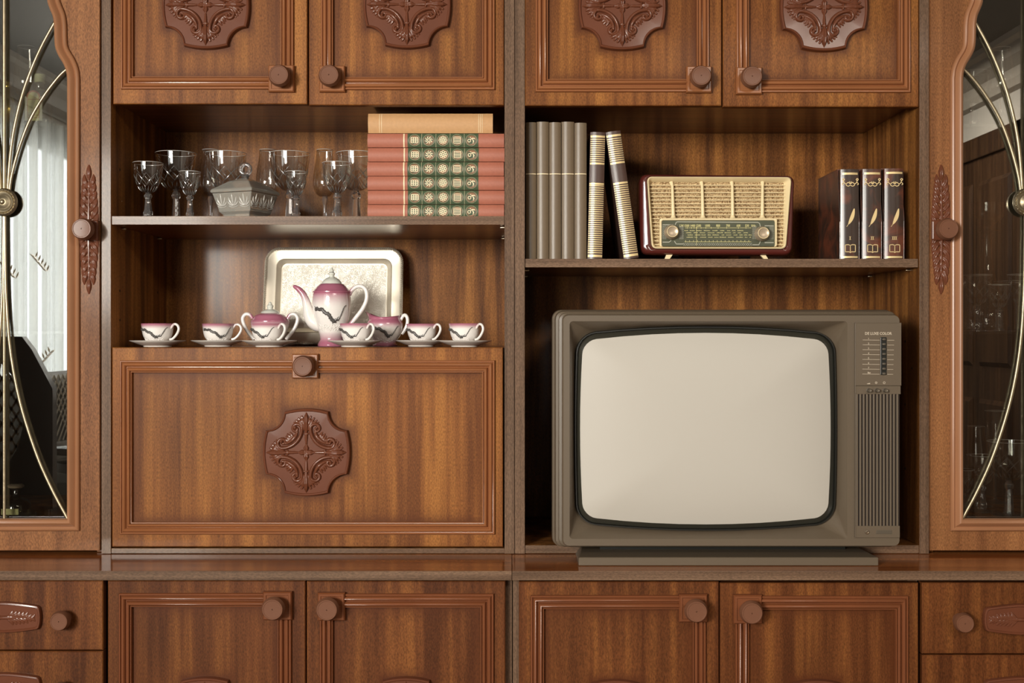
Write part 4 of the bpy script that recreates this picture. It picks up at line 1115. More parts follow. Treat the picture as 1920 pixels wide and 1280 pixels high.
mb = MB(); mb.loft([rq(16, 10, yr+.145), rq(9, 14, yr+.14), rq(2, 16, yr+.08), rq(0, 16, yr+.018), rq(1.5, 15, yr+.004), rq(5, 13, yr-.001), rq(0, 10, yr-.001, ((1211,330),(1485.5,331),(1475,468.2),(1220,467.8))), rq(0, 10, yr+.003, inn)], cap0=True)
mb.build('cabinet_shell', M['bakelite'], ra, smooth=60)
mb = MB(); g_in = ((1219,340),(1472,341),(1470,462),(1224.5,461))
mb.loft([rq(0,10,yr+.003,inn), rq(0,10,yr-.003,inn), rq(1.5,9,yr-.0045,inn), rq(3.5,7,yr-.002,inn), rq(0,4,yr+.010,g_in)])
mb.build('ivory_bezel', M['ivory'], ra, smooth=40)
MB().add  # noqa
mb = MB(); mb.loft([rq(-2,4,yr+.0105,g_in), rq(20,4,yr+.0105,g_in)], cap1=True); mb.build('speaker_cloth', M['cloth'], ra, smooth=0)
mb = MB()
for k in range(18):
    p = 346.5+6.98*k
    if p > 461: break
    t = (p-340)/122; xl = 1219+5*t; xr = 1472-2*t
    segs = [(xl-2, xr+2)] if p < 408 else [(xl-2, 1237.5), (1455, xr+2)]
    for a, b in segs: mb.box(rx(a), rx(b), yr+.0045, yr+.0095, rz(p+.75), rz(p-.75))
mb.build('grille_slats', M['ivory'], ra, smooth=0, bevel=.0003)
mb = MB()
for p0, p1 in ((1259.5,1262.5), (1316,1318), (1373,1374), (1431,1429.5)):
    mb.tube([(rx(p0), yr+.007, rz(341)), (rx(p0+(p1-p0)*.5), yr+.002, rz(349)), (rx(p1), yr+.001, rz(408))], [.0042,.0026,.0038], 8, up=(0,1,0))
    mb.tube([(rx(p1), yr+.001, rz(402)), (rx(p1), yr+.001, rz(409))], [.003,.006], 8, up=(0,1,0))
mb.build('grille_bars', M['ivory'], ra, smooth=60)
# dial
dp = MB(); 
fr_out = lambda k: rrect(rx(1236.5+k), rx(1456-k), rz(462.5), rz(409.5+k), .0035)
dp.loft([y3(fr_out(0), yr+.006), y3(fr_out(0), yr-.0045), y3(fr_out(1), yr-.0055), y3(fr_out(3), yr-.0055), y3(fr_out(4), yr-.003)]); dial = dp.build('dial_frame', M['ivory'], ra, smooth=40)
MB().box(rx(1239), rx(1453.5), yr-.0028, yr+.0058, rz(461.5), rz(412)).build('dial_plate', M['dialglass'], dial, smooth=0)
c = MB(); yy = yr-.0032
for s_, px in (('LW',1277.5),('1500',1287),('1400',1298),('1200',1309),('1000',1326),('800',1346),('700',1364.5),('600',1384),('530',1400),('kHz',1412)):
    c.text(s_, rx(px), rz(423.3), yy, .0062, sx=.82, bold=.00012)
c.ribbon([(rx(1283.5),rz(427.3)),(rx(1408),rz(427.3))], .0007, yy)
for px in (1288,1296,1301,1306,1314,1323,1333,1346,1362,1384,1398): c.ribbon([(rx(px),rz(425.5)),(rx(px),rz(429))], .0007, yy)
rnd = random.Random(3)
rows = [(432.5,1283,1400), (436.5,1286,1402), (440.8,1289,1409), (445,1287,1408)]
for pz_, a, b in rows:
    p = a
    while p < b-3:
        L = rnd.uniform(5, 13); q = min(b, p+L); nch = max(2, int((q-p)/1.5))
        for k in range(nch):
            xx = p+(q-p)*k/nch; hh = rnd.choice((.0011,.0013,.0016))
            c.box(rx(xx), rx(xx+1.0), yy-.0001, yy, rz(pz_)-.0006, rz(pz_)-.0006+hh)
        p = q+rnd.uniform(1.5, 5)
c.ribbon([(rx(1283),rz(453.3)),(rx(1408),rz(453.3))], .0007, yy)
for k in range(17): c.ribbon([(rx(1285+7.4*k),rz(450.5)),(rx(1285+7.4*k),rz(454))], .0008, yy)
c.ribbon([(rx(1305.3),rz(423)),(rx(1305.3),rz(461))], .0006, yy-.0003)
c.build('dial_lettering', M['dialink'], dial, smooth=0)
t_ = MB(); yy = yr-.0035
def px2(l): return [(rx(a), rz(b)) for a, b in l]
for l in ([(1265.5,421.5),(1267.5,417),(1270,416),(1420,417),(1423.5,419),(1425,425)], [(1264,452),(1267.5,457.5),(1281,457.5)], [(1410,459),(1422,459),(1425,453)],
          [(1242,421.5),(1262,421.5)], [(1242,454),(1254,454),(1258,451)], [(1433,423.5),(1450,423.5)], [(1433,455),(1450,455)]):
    t_.ribbon(px2(l), .0014, yy)
for k in range(16):
    a = 1281+8*k
    t_.ribbon(px2([(a,461),(a+4,455.5),(a+8,461)]), .0006, yy); t_.ribbon(px2([(a,455.5),(a+4,461),(a+8,455.5)]), .0006, yy)
for cx_ in (1261,1430):
    for sx in (-1,1):
        for i in range(3):
            for j in range(6):
                a = cx_+sx*(13.5+i*2.6); b = 425.5+j*4.2
                if 1240 < a < 1452: t_.ribbon(px2([(a-1.3,b),(a,b+2.1),(a+1.3,b),(a,b-2.1),(a-1.3,b)]), .0005, yy)
t_.build('dial_trim', M['greytrim'], dial, smooth=0)
for cx_, cz_ in ((1258.5,435.5),(1427.5,438.5)):
    R = .0138
    k = MB().lathe([(R*1.05,0),(R*1.05,.004),(R*1.0,.007),(R*.92,.010),(R*.82,.015),(R*.80,.017),(R*.74,.018),(R*.66,.0172)], (rx(cx_), yr-.003, rz(cz_)), 36, 'y').build('tuning_knob', M['knobgrey'], ra, smooth=40)
    MB().tube([(rx(cx_)+R*.73*math.cos(2*PI*q/32), yr-.0212, rz(cz_)+R*.73*math.sin(2*PI*q/32)) for q in range(32)], .0009, 6, closed=True).build('knob_ring', M['ivory'], k, smooth=60)
for pts in (((1262,477),(1250,477),(1246,484.2),(1255,484.2)), ((1427,478),(1437,478),(1443,484.4),(1435,484.4))):
    P = [(rx(a), ZS2+.0004 if b > 480 else rz(b)) for a, b in pts]
    MB().prism(P[::-1], yr+.004, yr+.012).build('foot', M['ivory'], ra, smooth=0, bevel=.0006)
for px in (1275, 1415):
    MB().box(rx(px)-.01, rx(px)+.01, yr+.09, yr+.11, ZS2+.0004, rz(476)).build('rear_foot', M['dark'], ra, smooth=0)

# ------------------------------------------------------------------ television
M['tv'] = plain('taupe plastic', (.112,.084,.056), .42, spec=.4, bump=.06, bscale=1500)
M['tv_dk'] = plain('taupe plastic dark', (.085,.068,.048), .45, spec=.4)
M['tv_ring'] = plain('black rubber ring', (.010,.010,.008), .35)
M['tv_grey'] = plain('tube edge glass', (.028,.026,.019), .2)
M['tv_scr'] = plain('blank picture tube', (.445,.415,.365), .5, spec=.25)
M['white_ink'] = plain('pale print', (.50,.42,.32), .5)
M['chrome'] = plain('small metal', (.5,.44,.36), .25, metal=1)
yt = -.100
vx = lambda p: X(p, yt); vz = lambda p: Z(p, yt)
tv = thing('television', 'old boxy taupe colour television with a blank pale screen', 'television', (vx(1365), .0, ZW))
def tro2(x0, x1, zt_, zb_, r, y, bl=(0,0), n=6): return y3(rrect(vx(x0), vx(x1), vz(zb_), vz(zt_), r, n, bl), y)
mb = MB()
F = [(1085,1640,632,985,.02,.33),(1060,1672,600,1012,.02,.26),(1048,1682,592,1022,.018,.05),(1037,1690,580,1031,.016,-.03),(1036.5,1690,579.5,1031.5,.016,-.055),(1037.5,1689.5,580.5,1031,.016,-.062),(1041,1688.5,582,1029.5,.015,-.064),(1042,1688,583,1029,.014,-.072),
     (1043,1688,583.5,1028.5,.014,-.080),(1048,1687.5,586,1027,.013,-.082),(1049,1687.2,586.8,1026,.013,-.088),(1054,1687,589,1024,.011,-.0895),(1055,1687,590,1023.5,.011,-.098),(1056.5,1686.5,591,1022.8,.010,yt)]
mb.loft([tro2(a,b,c,d,r,y) for a,b,c,d,r,y in F], cap0=True)
shell = mb.build('cabinet_shell', M['tv'], tv, smooth=30)
# front mask: ring from the frame to the picture recess
def arc_px(x0, x1, zt_, zb_, r, y, bl=(0,0)): return tro2(x0, x1, zt_, zb_, r, y, bl)
mb = MB()
mb.loft([tro2(1056.5,1686.5,591,1022.8,.010,yt), tro2(1068,1589,602,1010,.006,yt), tro2(1070,1587,604,1008,.006,yt+.003), tro2(1082,1573,625,985,.036,yt+.034,(.0035,.0135)), ])
mask = mb.build('front_mask', M['tv'], tv, smooth=28)
mb = MB(); mb.loft([tro2(1081.5,1573.5,624.5,985.5,.036,yt+.0335,(.0035,.0135)), tro2(1083,1572,626,984.5,.034,yt+.024,(.0035,.0135)), tro2(1085,1570,628,982.5,.032,yt+.024,(.0035,.0135)), tro2(1087,1568,629.5,981,.031,yt+.032,(.0035,.0135))])
mb.build('tube_ring', M['tv_ring'], mask, smooth=30)
S0 = lambda k, y: tro2(1095+k,1559-k,638.5+k,972.5-k,.024,y,(.0055,.0140))
mb = MB(); mb.loft([tro2(1085.5,1569.5,628.5,982,.031,yt+.031,(.0035,.0135)), S0(-1, yt+.0265), S0(0, yt+.026)]); mb.build('tube_border', M['tv_grey'], mask, smooth=40)
# convex tube
mb = MB(); rows = []; cxs, czs = vx(1327.5), vz(806.75)
o0 = S0(0, 0)
for q in range(13):
    t = 1-q/12*.995
    rows.append([(cxs+(p[0]-cxs)*t, yt+.006+.020*(.35*t*t+.65*t**4)- .0, czs+(p[2]-czs)*t) for p in o0])
mb.loft(rows, cap1=True); mb.build('screen', M['tv_scr'], tv, smooth=60)
# control panel
mb = MB(); mb.loft([tro2(1602,1689,605,1008,.002,yt+.002), tro2(1602,1689,605,1008,.002,yt-.0035), tro2(1602.8,1688.3,605.8,1007,.002,yt-.0045)]); 
mb2 = MB(); mb2.box(vx(1602.8), vx(1688.5), yt-.0045, yt-.0005, vz(722.5), vz(605.8)); mb2.box(vx(1602.8), vx(1687.5), yt-.0036, yt-.0005, vz(738.5), vz(723.3)); mb2.box(vx(1602.8), vx(1686), yt-.0036, yt-.0005, vz(1007), vz(985))
mb2.box(vx(1602), vx(1603.4), yt-.0050, yt-.0005, vz(1007), vz(605)); mb2.box(vx(1602), vx(1688.3), yt-.005, yt-.0005, vz(606), vz(604.8))
cpn = mb2.build('control_panel', M['tv'], tv, smooth=0, bevel=.0004)
MB().box(vx(1603), vx(1686), yt-.0012, yt-.0003, vz(985), vz(738)).build('grille_backing', M['dark'], cpn, smooth=0)
mb = MB()
for k in range(13):
    a = 1604.2+6.3*k
    mb.box(vx(a), vx(a+3.4), yt-.0042, yt-.0006, vz(985.5), vz(738.2))
mb.build('speaker_ribs', M['tv'], cpn, smooth=0, bevel=.0006)
MB().box(vx(1649), vx(1660.5), yt-.0062, yt-.0044, vz(702.5), vz(632)).build('preset_housing', M['tv_ring'], cpn, smooth=0, bevel=.0008)
for k in range(8):
    p = 635.5+9.15*k
    MB().box(vx(1652), vx(1658), yt-.0090, yt-.0061, vz(p+2.3), vz(p-1.7)).build('preset_button', M['tv_dk'], cpn, smooth=0, bevel=.0008)
c = MB(); yy = yt-.0049
c.text('DE LUXE COLOR', vx(1645.2), vz(625.2), yy, .0068, bold=.00016, sx=.92)
for k in range(8):
    p = 637.6+9.1*k; sh = -.1*k
    c.ribbon([(vx(1616+sh*1),vz(p-.6)),(vx(1648),vz(p-.2))], .0006, yy); c.ribbon([(vx(1662),vz(p)),(vx(1675+sh*3),vz(p))], .0006, yy)
    c.text('1234567'[k] if k < 7 else 'Bat', vx(1627+(1 if k == 7 else 0)), vz(p-2.9), yy, .0040, bold=.00012)
c.add([(vx(a),yy,vz(b)) for a,b in ((1624,719.5),(1630,716.5),(1630,719.5))], [(0,1,2)]); c.ribbon([(vx(1624),vz(719)),(vx(1630),vz(717))], .0006, yy)
for cx_ in (1641.3, 1656.3):
    c.ribbon([(vx(cx_)+.0018*math.cos(2*PI*q/14), vz(717)+.0018*math.sin(2*PI*q/14)) for q in range(15)], .0008, yy)
c.add([(vx(1641.3)+.0018*math.cos(-PI/2+PI*q/8), yy, vz(717)+.0018*math.sin(-PI/2+PI*q/8)) for q in range(9)], [tuple(range(9))])
c.build('panel_lettering', M['white_ink'], cpn, smooth=0)
for px in (1627.5, 1642.5, 1658):
    kk = MB().lathe([(.0042,0),(.0042,.001),(.0036,.0012),(.0032,.009),(.0028,.010)], (vx(px), yt-.0034, vz(731.5)), 20, 'y').build('control_knob', M['tv_dk'], cpn, smooth=40)
    MB().lathe([(.0006,.0),(.0006,.0006)], (vx(px)+.001, yt-.0133, vz(731.5)), 8, 'y').build('knob_dot', M['white_ink'], kk, smooth=0)
MB().lathe([(.0036,0),(.0036,.0022),(.0022,.0024),(.0018,.0008)], (vx(1624.5), yt-.0034, vz(996.5)), 24, 'y').build('headphone_jack', M['chrome'], cpn, smooth=40)
MB().box(vx(1642), vx(1671), yt-.0043, yt-.0030, vz(1000), vz(993)).build('badge_recess', M['tv_dk'], cpn, smooth=0, bevel=.0004)
# stand
mb = MB(); yb0 = -.112; zt0 = ZW+.0002
bx = lambda p: X(p, yb0); a, b = bx(1085), bx(1647)
zf = ZW+.0002; zu = zf+.0145
mb.add([(a,yb0,zf),(b,yb0,zf),(b,-.002,zf),(a,-.002,zf),(a,yb0,zu-.0012),(b,yb0,zu-.0012),(b-.001,yb0+.001,zu),(a+.001,yb0+.001,zu),(b-.012,-.02,zu+.003),(a+.012,-.02,zu+.003),(b-.012,-.002,zu+.003),(a+.012,-.002,zu+.003)],
       [(0,3,2,1),(0,1,5,4),(4,5,6,7),(7,6,8,9),(9,8,10,11),(2,3,11,10),(1,2,10,8,6,5),(0,4,7,9,11,3)])
mb.build('pedestal_plate', M['tv'], tv, smooth=0, bevel=.0008)
mb = MB(); mb.box(bx(1130), bx(1605), -.045, -.004, zf+.014, vz(1026)); mb.build('pedestal_neck', M['tv_ring'], tv, smooth=0)  # neck coloured black, painting in the shade of the gap under the set
MB().box(bx(1110), bx(1625), .04, .20, ZW+.0158, ZW+.045).build('rear_support', M['tv_dk'], tv, smooth=0)

# ------------------------------------------------------------------ things behind the glass doors
M['label_y'] = plain('pale yellow label', (.62,.60,.26), .6); M['label_w'] = plain('white label edge', (.62,.62,.50), .6)
M['label_o'] = plain('orange label line', (.45,.12,.05), .6); M['cap_y'] = plain('pale cap', (.55,.58,.32), .5)
M['goldfoil'] = plain('crumpled gold foil', (.75,.55,.15), .2, metal=1, bump=1.0, bscale=90)
M['green_glass'] = thin('olive bottle glass', .10, (.42,.40,.22), .6)
def vx_(px, y): return X(px, y)
yb = .045; ztop = Z(232,.045)+.0003
def bottle(px, y, z, w, h, label, mat, body='square'):
    x = X(px, y); r = thing('bottle', label, 'bottle', (x, y, z))
    if body == 'square':
        O = lambda k, d, zz, rr: [(x+a, y+b, z+zz) for a, b in rrect(-w/2+k, w/2-k, -d/2+k, d/2-k, rr, 4)]
        MB().loft([O(0,w*.75,0,.005), O(0,w*.75,h*.60,.005), O(.002,w*.75,h*.645,.005), O(w*.30,w*.75,h*.70,.001)], cap0=True).build('bottle_body', mat, r, smooth=40)
        MB().lathe([(w*.20,h*.68),(w*.19,h*.82),(w*.22,h*.84)], (x,y,z), 24).build('neck', mat, r, smooth=50)
        MB().lathe([(w*.25,h*.83),(w*.25,h*.99),(w*.23,h)], (x,y,z), 28).build('cap', M['cap_y'], r, smooth=40)
        yl = y-w*.375-.0008
        a0, a1 = x-w*.56, x+w*.26
        MB().box(a0, a1, yl, yl+.0006, z+h*.03, z+h*.52).build('label_sheet', M['label_w'], r, smooth=0)
        pl = MB(); m0, m1 = a0+w*.13, a1-w*.14; pl.add([(p, yl-.0004, q) for p, q in [(m0,z+h*.03),(m1,z+h*.03),(m1,z+h*.50)]+circ((m0+m1)/2, z+h*.50, (m1-m0)/2, 14, 0, PI)+[(m0,z+h*.5)]], [tuple(range(18))]); pl.build('label_centre', M['label_y'], r, smooth=0)
        ln = MB(); ln.ribbon([(m0,z+h*.08),(m0,z+h*.5)], .0009, yl-.0007); ln.ribbon([(m1,z+h*.08),(m1,z+h*.5)], .0009, yl-.0007); ln.ribbon(circ((m0+m1)/2, z+h*.50, (m1-m0)/2+.001, 14, 0, PI), .0028, yl-.0007)
        for q in (.09,.14,.46): ln.ribbon([(m0,z+h*q),(m1,z+h*q)], .0009, yl-.0007)
        ln.build('label_lines', M['label_o'], r, smooth=0)
    else:
        MB().lathe([(w*.46,0),(w*.5,.004),(w*.5,h*.38),(w*.42,h*.50),(w*.22,h*.58),(w*.15,h*.66),(w*.15,h*.86),(w*.18,h*.87)], (x,y,z), 32).build('bottle_body', mat, r, smooth=50)
        MB().lathe([(w*.15,h*.86),(w*.26,h*.90),(w*.28,h*.96),(w*.20,h)], (x,y,z), 28).build('stopper', M['knobgrey'], r, smooth=50)
        MB().box(x-w*.30, x+w*.30, y-w*.5-.0012, y-w*.5+.0004, z+h*.12, z+h*.30).build('label_sheet', M['label_y'], r, smooth=0)
    return r
bottle(75, yb, ztop, .040, .094, 'small square clear bottle with pale yellow label on the glass shelf', M['thin'])
zv = Z(976)+.0003
bottle(30, .05, zv, .054, .062, 'squat dark bottle with yellow label standing on the cabinet floor', M['green_glass'], 'round')
goblet('tulip', (X(50,.11), .11, ztop), 'stemmed clear glass behind the bottle with the pale label', None)
mb = MB(); xg = X(14,.045)
mb.lathe(crprof([(.012,0),(.020,.008),(.023,.028),(.016,.05),(.007,.068),(.009,.078),(.004,.084)],4), (xg,.045,ztop), 24)
o = mb.build('foil_ornament', M['goldfoil'], None, smooth=30); tag(o, 'crumpled shiny gold foil wrapped sweet on the glass shelf', 'ornament')
zm = Z(621,.045)+.0003
def gl(kind, px, y, z, lb): 
    return goblet(kind, (X(px,y), y, z), lb, None)
gl('medium', 1832, .10, zm, 'cut goblet on the glass shelf nearest the door frame, below the coupe'); gl('small', 1874, .07, zm, 'small cut goblet, middle one on the glass shelf'); gl('medium', 1918, .08, zm, 'cut goblet on the glass shelf at the picture edge')
gl('coupe', 1905, .25, zm, 'shallow coupe glass at the back of the glass shelf')
gl('big', 1892, .07, zv, 'large cut goblet on the floor of the dark glass-door cabinet'); gl('tulip', 1830, .19, zv, 'slim glass on the cabinet floor behind the large goblet'); gl('flute', 1866, .24, zv, 'tall flute glass at the back of the cabinet floor')
gl('small', 1806, .05, zv, 'small cut goblet in the lower corner of the cabinet floor'); gl('medium', 1841, .12, zv, 'medium cut goblet on the cabinet floor beside the small one')
# decanter
dx_, dy_ = X(1850,.21), .21
dc = thing('decanter', 'slender clear glass decanter with bowl-shaped stopper at the back of the shelf', 'decanter', (dx_, dy_, zm))
MB().lathe(crprof([(.034,0),(.042,.006),(.043,.030),(.034,.065),(.018,.110),(.012,.150),(.011,.185),(.015,.192)],4), (dx_,dy_,zm), 36).build('decanter_body', M['thin'], dc, smooth=60)
MB().lathe(crprof([(.008,.185),(.010,.200),(.022,.204),(.024,.207),(.010,.211),(.018,.220),(.034,.236),(.036,.262)],4), (dx_,dy_,zm), 36).build('stopper', M['thin'], dc, smooth=60)
gl('medium', 1826, .10, ztop, 'cut goblet on the upper glass shelf nearest the door frame'); gl('tulip', 1878, .12, ztop, 'slim glass on the upper glass shelf of the dark cabinet')

# ------------------------------------------------------------------ the room, seen in the panes
M['plaster'] = plain('warm plaster', (.50,.47,.42), .9, bump=.1, bscale=40)
M['ceil'] = plain('dark ceiling', (.16,.145,.125), .9)  # ceiling simply dark in colour
M['floorw'] = wood('room floor', (.10,.05,.025), (.15,.08,.04), (.2,.11,.06), dirn='x')
M['doorw'] = wood('room door', (.030,.014,.007), (.045,.022,.010), (.065,.032,.015))
M['cornice'] = plain('plaster cornice', (.42,.38,.32), .8)
XL, XR, YR, HC = -2.35, 2.2, -5.2, 2.44
struct(MB().box(XL-.1, XR+.1, YT+.003, YT+.10, 0, HC).build('wall_back', M['plaster'], None, smooth=0))
struct(MB().box(XL-.1, XR+.1, YR-.1, YR, 0, HC).build('wall_front', M['plaster'], None, smooth=0))
struct(MB().box(XR, XR+.1, YR, YT+.003, 0, HC).build('wall_right', M['plaster'], None, smooth=0))
WY0, WY1, WZ0, WZ1 = -4.35, -2.35, .75, 2.12
mb = MB(); mb.box(XL-.1, XL, WY1, YT+.003, 0, HC); mb.box(XL-.1, XL, YR, WY0, 0, HC); mb.box(XL-.1, XL, WY0, WY1, 0, WZ0); mb.box(XL-.1, XL, WY0, WY1, WZ1, HC)
struct(mb.build('wall_left', M['plaster'], None, smooth=0))
struct(MB().box(XL-.1, XR+.1, YR-.1, YT+.1, HC, HC+.1).build('ceiling', M['ceil'], None, smooth=0))
struct(MB().box(XL-.1, XR+.1, YR-.1, YT+.1, -.1, 0).build('floor', M['floorw'], None, smooth=0))
for nm, xx, sg in (('trim_1', XL, 1), ('trim_2', XR, -1)):
    mb = MB(); P = [(0,0),(.16,0),(.15,-.02),(.12,-.03),(.10,-.07),(.05,-.10),(.045,-.14),(.03,-.17),(0,-.18)]
    mb.loft([[(xx+sg*a, YR, HC+b) for a, b in P], [(xx+sg*a, YT, HC+b) for a, b in P]], cap0=True, cap1=True); struct(mb.build(nm, M['cornice'], None, smooth=0))
# window frame
mb = MB()
for (a, b, c_, d) in ((WY0,WY0+.05,WZ0,WZ1),(WY1-.05,WY1,WZ0,WZ1),(WY0,WY1,WZ0,WZ0+.05),(WY0,WY1,WZ1-.05,WZ1),((WY0+WY1)/2-.03,(WY0+WY1)/2+.03,WZ0,WZ1)):
    mb.box(XL-.07, XL-.03, a, b, c_, d)
struct(mb.build('window_1', M['cornice'], None, smooth=0))
mb = MB()
for (a, b, c_, d) in ((-2.30,-2.23,.82,2.28),(-.87,-.80,.82,2.28),(-2.30,-.80,.82,.88),(-2.30,-.80,2.23,2.30)):
    mb.box(a, b, YR, YR+.05, c_, d)
struct(mb.build('added_lamp_frame', M['cornice'], None, smooth=0))  # invented frame, built only to go round the added rear lamp
# sheer curtain
mt = bpy.data.materials.new('sheer curtain'); mt.use_nodes = True; nt = mt.node_tree; nt.nodes.clear()
o_ = N(nt, 'ShaderNodeOutputMaterial'); t1 = N(nt, 'ShaderNodeBsdfTransparent'); t2 = N(nt, 'ShaderNodeBsdfTranslucent'); t3 = N(nt, 'ShaderNodeBsdfDiffuse')
t2.inputs[0].default_value = (.9,.9,.85,1); t3.inputs[0].default_value = (.8,.8,.75,1)
m1 = N(nt, 'ShaderNodeMixShader'); m1.inputs[0].default_value = .3; nt.links.new(t2.outputs[0], m1.inputs[1]); nt.links.new(t3.outputs[0], m1.inputs[2])
lw = N(nt, 'ShaderNodeLayerWeight'); mr = N(nt, 'ShaderNodeMapRange'); mr.inputs[3].default_value = .45; mr.inputs[4].default_value = .9; nt.links.new(lw.outputs['Facing'], mr.inputs[0])
m2 = N(nt, 'ShaderNodeMixShader'); nt.links.new(mr.outputs[0], m2.inputs[0]); nt.links.new(t1.outputs[0], m2.inputs[1]); nt.links.new(m1.outputs[0], m2.inputs[2]); nt.links.new(m2.outputs[0], o_.inputs[0])
mb = MB(); rows = []
for q in range(2):
    z = (.12, 2.24)[q]; rows.append([(XL+.07+.022*math.sin(i*.9)+.012*math.sin(i*.37+1), WY0-.12+i*(WY1-WY0+.24)/240, z) for i in range(241)])
mb.grid(rows); cu = mb.build('curtain', mt, None, smooth=80); tag(cu, 'pale sheer curtain at the window, reflected in the glass door beside the goblets', 'curtain')
rod = MB().tube([(XL+.07, WY0-.2, 2.26), (XL+.07, WY1+.2, 2.26)], .014, 12).build('curtain_rod', M['cornice'], None); tag(rod, 'pale curtain rod above the sheer curtain, seen in the glass door', 'rod')
mb = MB()
for (yy, zz, fl_) in ((-3.45,1.50,1),(-3.95,1.52,1),(-3.35,1.05,-1),(-3.75,1.12,-1),(-4.2,1.1,1),(-3.1,1.45,1)):
    for k in range(5):
        for sg in (-1, 1):
            a = Vector((XL+.108, yy+fl_*k*.034, zz+k*.014)); b = a+Vector((0, fl_*(.020-.045*sg), .022+.008*sg))
            mb.tube([a, (a+b)/2, b], [.001,.0055,.001], 6)
mb.build('embroidered_sprigs', M['knobgrey'], cu, smooth=60)
# door in the right wall
mb = MB(); mb.box(XR-.035, XR+.02, -3.75, -2.78, 0, 2.03)
dr = mb.build('door_1', M['doorw'], None, smooth=0); struct(dr)
mb = MB()
for (a, b, c_, d) in ((-3.83,-3.73,0,2.11),(-2.80,-2.70,0,2.11),(-3.83,-2.70,2.01,2.11)): mb.box(XR-.05, XR, a, b, c_, d)
mb.build('door_frame', M['doorw'], dr, smooth=0, bevel=.005)
mb = MB()
for z0_, z1_ in ((.15,.9),(1.05,1.9)):
    for y0_ in (-3.65,-3.22):
        mb.loft([[(XR-.036, a, b) for a, b in ((y0_,z0_),(y0_+.35,z0_),(y0_+.35,z1_),(y0_,z1_))], [(XR-.048, a, b) for a, b in ((y0_+.02,z0_+.02),(y0_+.33,z0_+.02),(y0_+.33,z1_-.02),(y0_+.02,z1_-.02))]], cap1=True)
mb.build('door_panels', M['doorw'], dr, smooth=0)
# dark high-backed chair with cane oval
M['chairw'] = plain('dark polished wood', (.028,.016,.011), .3, coat=.4); M['cane'] = plain('open cane', (.16,.12,.08), .6)
ch = thing('cane_back_chair', 'dark wooden chair with oval cane back, reflected in the glass door with the curtain', 'chair', (-1.76,-1.7,0))
mx, my = -1.74, -1.6
ol = [(-.25,.62),(.25,.62),(.25,1.02),(.16,1.19),(-.16,1.19),(-.25,1.02)]
el = lambda k: [(mx+.155*k*math.cos(2*PI*i/36), .93+.205*k*math.sin(2*PI*i/36)) for i in range(36)]
def hexpt(a):
    # ray from the oval centre to the back's outline
    best = None; dx, dz = math.cos(a), math.sin(a)
    for i in range(6):
        (x1_, z1_), (x2_, z2_) = ol[i], ol[(i+1) % 6]; z1_ -= .93; z2_ -= .93
        ex, ez = x2_-x1_, z2_-z1_; den = dx*ez-dz*ex
        if abs(den) < 1e-9: continue
        t = (x1_*ez-z1_*ex)/den; u = (x1_*dz-z1_*dx)/den
        if t > 0 and -1e-6 <= u <= 1+1e-6 and (best is None or t < best): best = t
    return (mx+best*dx, .93+best*dz)
hx = [hexpt(2*PI*i/36) for i in range(36)]
mb = MB(); mb.loft([y3(el(1), my), y3(hx, my), y3(hx, my-.035), y3(el(1), my-.035), y3(el(1), my)]); mb.build('backrest', M['chairw'], ch, smooth=30)
mb = MB()
for k in range(-10, 11):
    for sgn in (-1, 1):
        pts = []
        for q in range(25):
            t = -1+q/12; u = k*.031+t*.155; v = sgn*t*.205*1.2
            if (u/.155)**2+(v/.205)**2 < 1: pts.append((mx+u, .93+v))
        if len(pts) > 1: mb.ribbon(pts, .0075, my-.018)
mb.build('cane_panel', M['cane'], ch, smooth=0)
mb = MB(); mb.box(mx-.25, mx+.25, my-.50, my, .42, .47); mb.build('seat', M['chairw'], ch, smooth=0, bevel=.012)
for sx in (-1,1):
    MB().tube([(mx+sx*.21,my-.018,0),(mx+sx*.21,my-.018,.64)], [.016,.022], 10).build('leg', M['chairw'], ch); MB().tube([(mx+sx*.21,my-.46,0),(mx+sx*.21,my-.46,.43)], [.014,.022], 10).build('leg', M['chairw'], ch)
# round side table
rt = thing('side_table', 'round dark side table with bright rim, reflected below the chair in the glass door', 'table', (-1.62,-2.45,0))
M['tabletop'] = plain('polished table top', (.10,.085,.075), .15, coat=.6)
MB().lathe([(.03,.735),(.21,.735),(.215,.745),(.215,.762),(.205,.768)], (-1.62,-2.45,0), 48).build('table_top', M['tabletop'], rt, smooth=40)
MB().lathe([(.17,.66),(.185,.665),(.185,.70),(.17,.705)], (-1.62,-2.45,0), 48).build('apron', M['tabletop'], rt, smooth=40)
MB().lathe([(.13,0),(.12,.02),(.03,.06),(.025,.4),(.03,.66),(.05,.735)], (-1.62,-2.45,0), 28).build('pedestal', M['chairw'], rt, smooth=40)
# sofa with crochet cover
M['sofa'] = plain('dark sofa cloth', (.12,.105,.085), .9, bump=.2, bscale=300); M['crochet'] = plain('cream crochet', (.50,.46,.38), .8)
so = thing('sofa', 'dark fabric sofa below the curtain, reflected in the glass door', 'sofa', (-1.9,-3.5,0))
MB().box(-2.22,-1.98,-4.3,-2.75,.0,1.02).build('backrest', M['sofa'], so, smooth=0, bevel=.05)
MB().box(-1.97,-1.35,-4.05,-3.0,.12,.45).build('seat', M['sofa'], so, smooth=0, bevel=.05)
for y0_ in (-4.3,-2.98): MB().box(-1.97,-1.35,y0_,y0_+.23,.1,.62).build('armrest', M['sofa'], so, smooth=0, bevel=.05)
mb = MB()
for i in range(26):
    for sgn in (-1,1):
        a0_ = -3.95+.048*i; P = []
        for q in range(13):
            yy_ = a0_+sgn*q*.024; zz = 1.02-q*.024*1.0
            if -3.9 < yy_ < -2.8: P.append((-1.972, yy_, zz))
        if len(P) > 1: mb.tube(P, .004, 5)
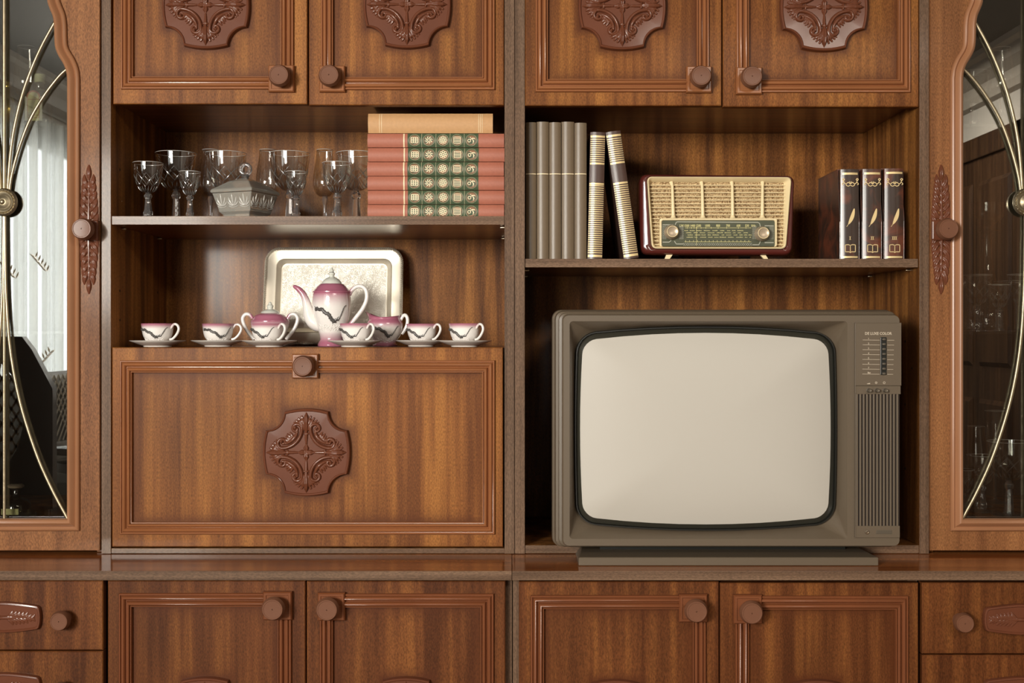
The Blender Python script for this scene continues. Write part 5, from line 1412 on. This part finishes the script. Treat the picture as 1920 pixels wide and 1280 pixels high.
o = mb.build('crochet_throw', M['crochet'], None); tag(o, 'cream openwork crochet throw hanging over the sofa back, seen in the glass door', 'throw')

# ------------------------------------------------------------------ light
def area(name, loc, rot, sx, sy, e, col=(1,1,1), spread=None):
    l = bpy.data.lights.new(name, 'AREA'); l.shape = 'RECTANGLE'; l.size = sx; l.size_y = sy; l.energy = e; l.color = col
    if spread: l.spread = spread
    o = bpy.data.objects.new(name, l); C.objects.link(o); o.location = loc; o.rotation_euler = rot; return o
area('window_daylight', (XL-.02, (WY0+WY1)/2, (WZ0+WZ1)/2), (0, math.radians(-90), 0), WZ1-WZ0, WY1-WY0, 30, (.92,.97,1.0))
area('added_rear_key', (-1.55, -5.12, 1.55), (math.radians(90), 0, math.radians(-8)), 1.3, 1.35, 24, (1.0,.955,.870), math.radians(95))  # main lamp added behind the camera, outside the panes' reflection
area('added_key_light', (-1.95, -4.0, 1.72), (math.radians(85), 0, math.radians(-29)), .65, .8, 38, (1.0,.955,.870), math.radians(85))  # unseen key lamp, added for stronger side light from the left
area('added_fill_light', (1.2, -3.0, 2.40), (0, 0, 0), 1.2, .8, 60, (1.0,.90,.78))  # added fill that brightens the wall and door mirrored in the pane
w = bpy.data.worlds.new('w'); bpy.context.scene.world = w; w.use_nodes = True
w.node_tree.nodes['Background'].inputs[0].default_value = (.9,.85,.8,1); w.node_tree.nodes['Background'].inputs[1].default_value = .3

cam = bpy.data.cameras.new('camera'); co = bpy.data.objects.new('camera', cam); C.objects.link(co)
co.location = (0, -CD, ZC); co.rotation_euler = (math.radians(90), 0, 0); cam.sensor_width = 36; cam.lens = 36*CD/1.92
cam.shift_y = -(640-HY)/1920; cam.clip_start = .05
sc = bpy.context.scene; sc.camera = co
sc.view_settings.view_transform = 'Standard'; sc.view_settings.look = 'None'; sc.view_settings.exposure = 0; sc.view_settings.gamma = 1
sc.cycles.max_bounces = 12; sc.cycles.transparent_max_bounces = 24; sc.cycles.transmission_bounces = 10; sc.cycles.caustics_reflective = False; sc.cycles.caustics_refractive = False
sc.cycles.sample_clamp_indirect = 6
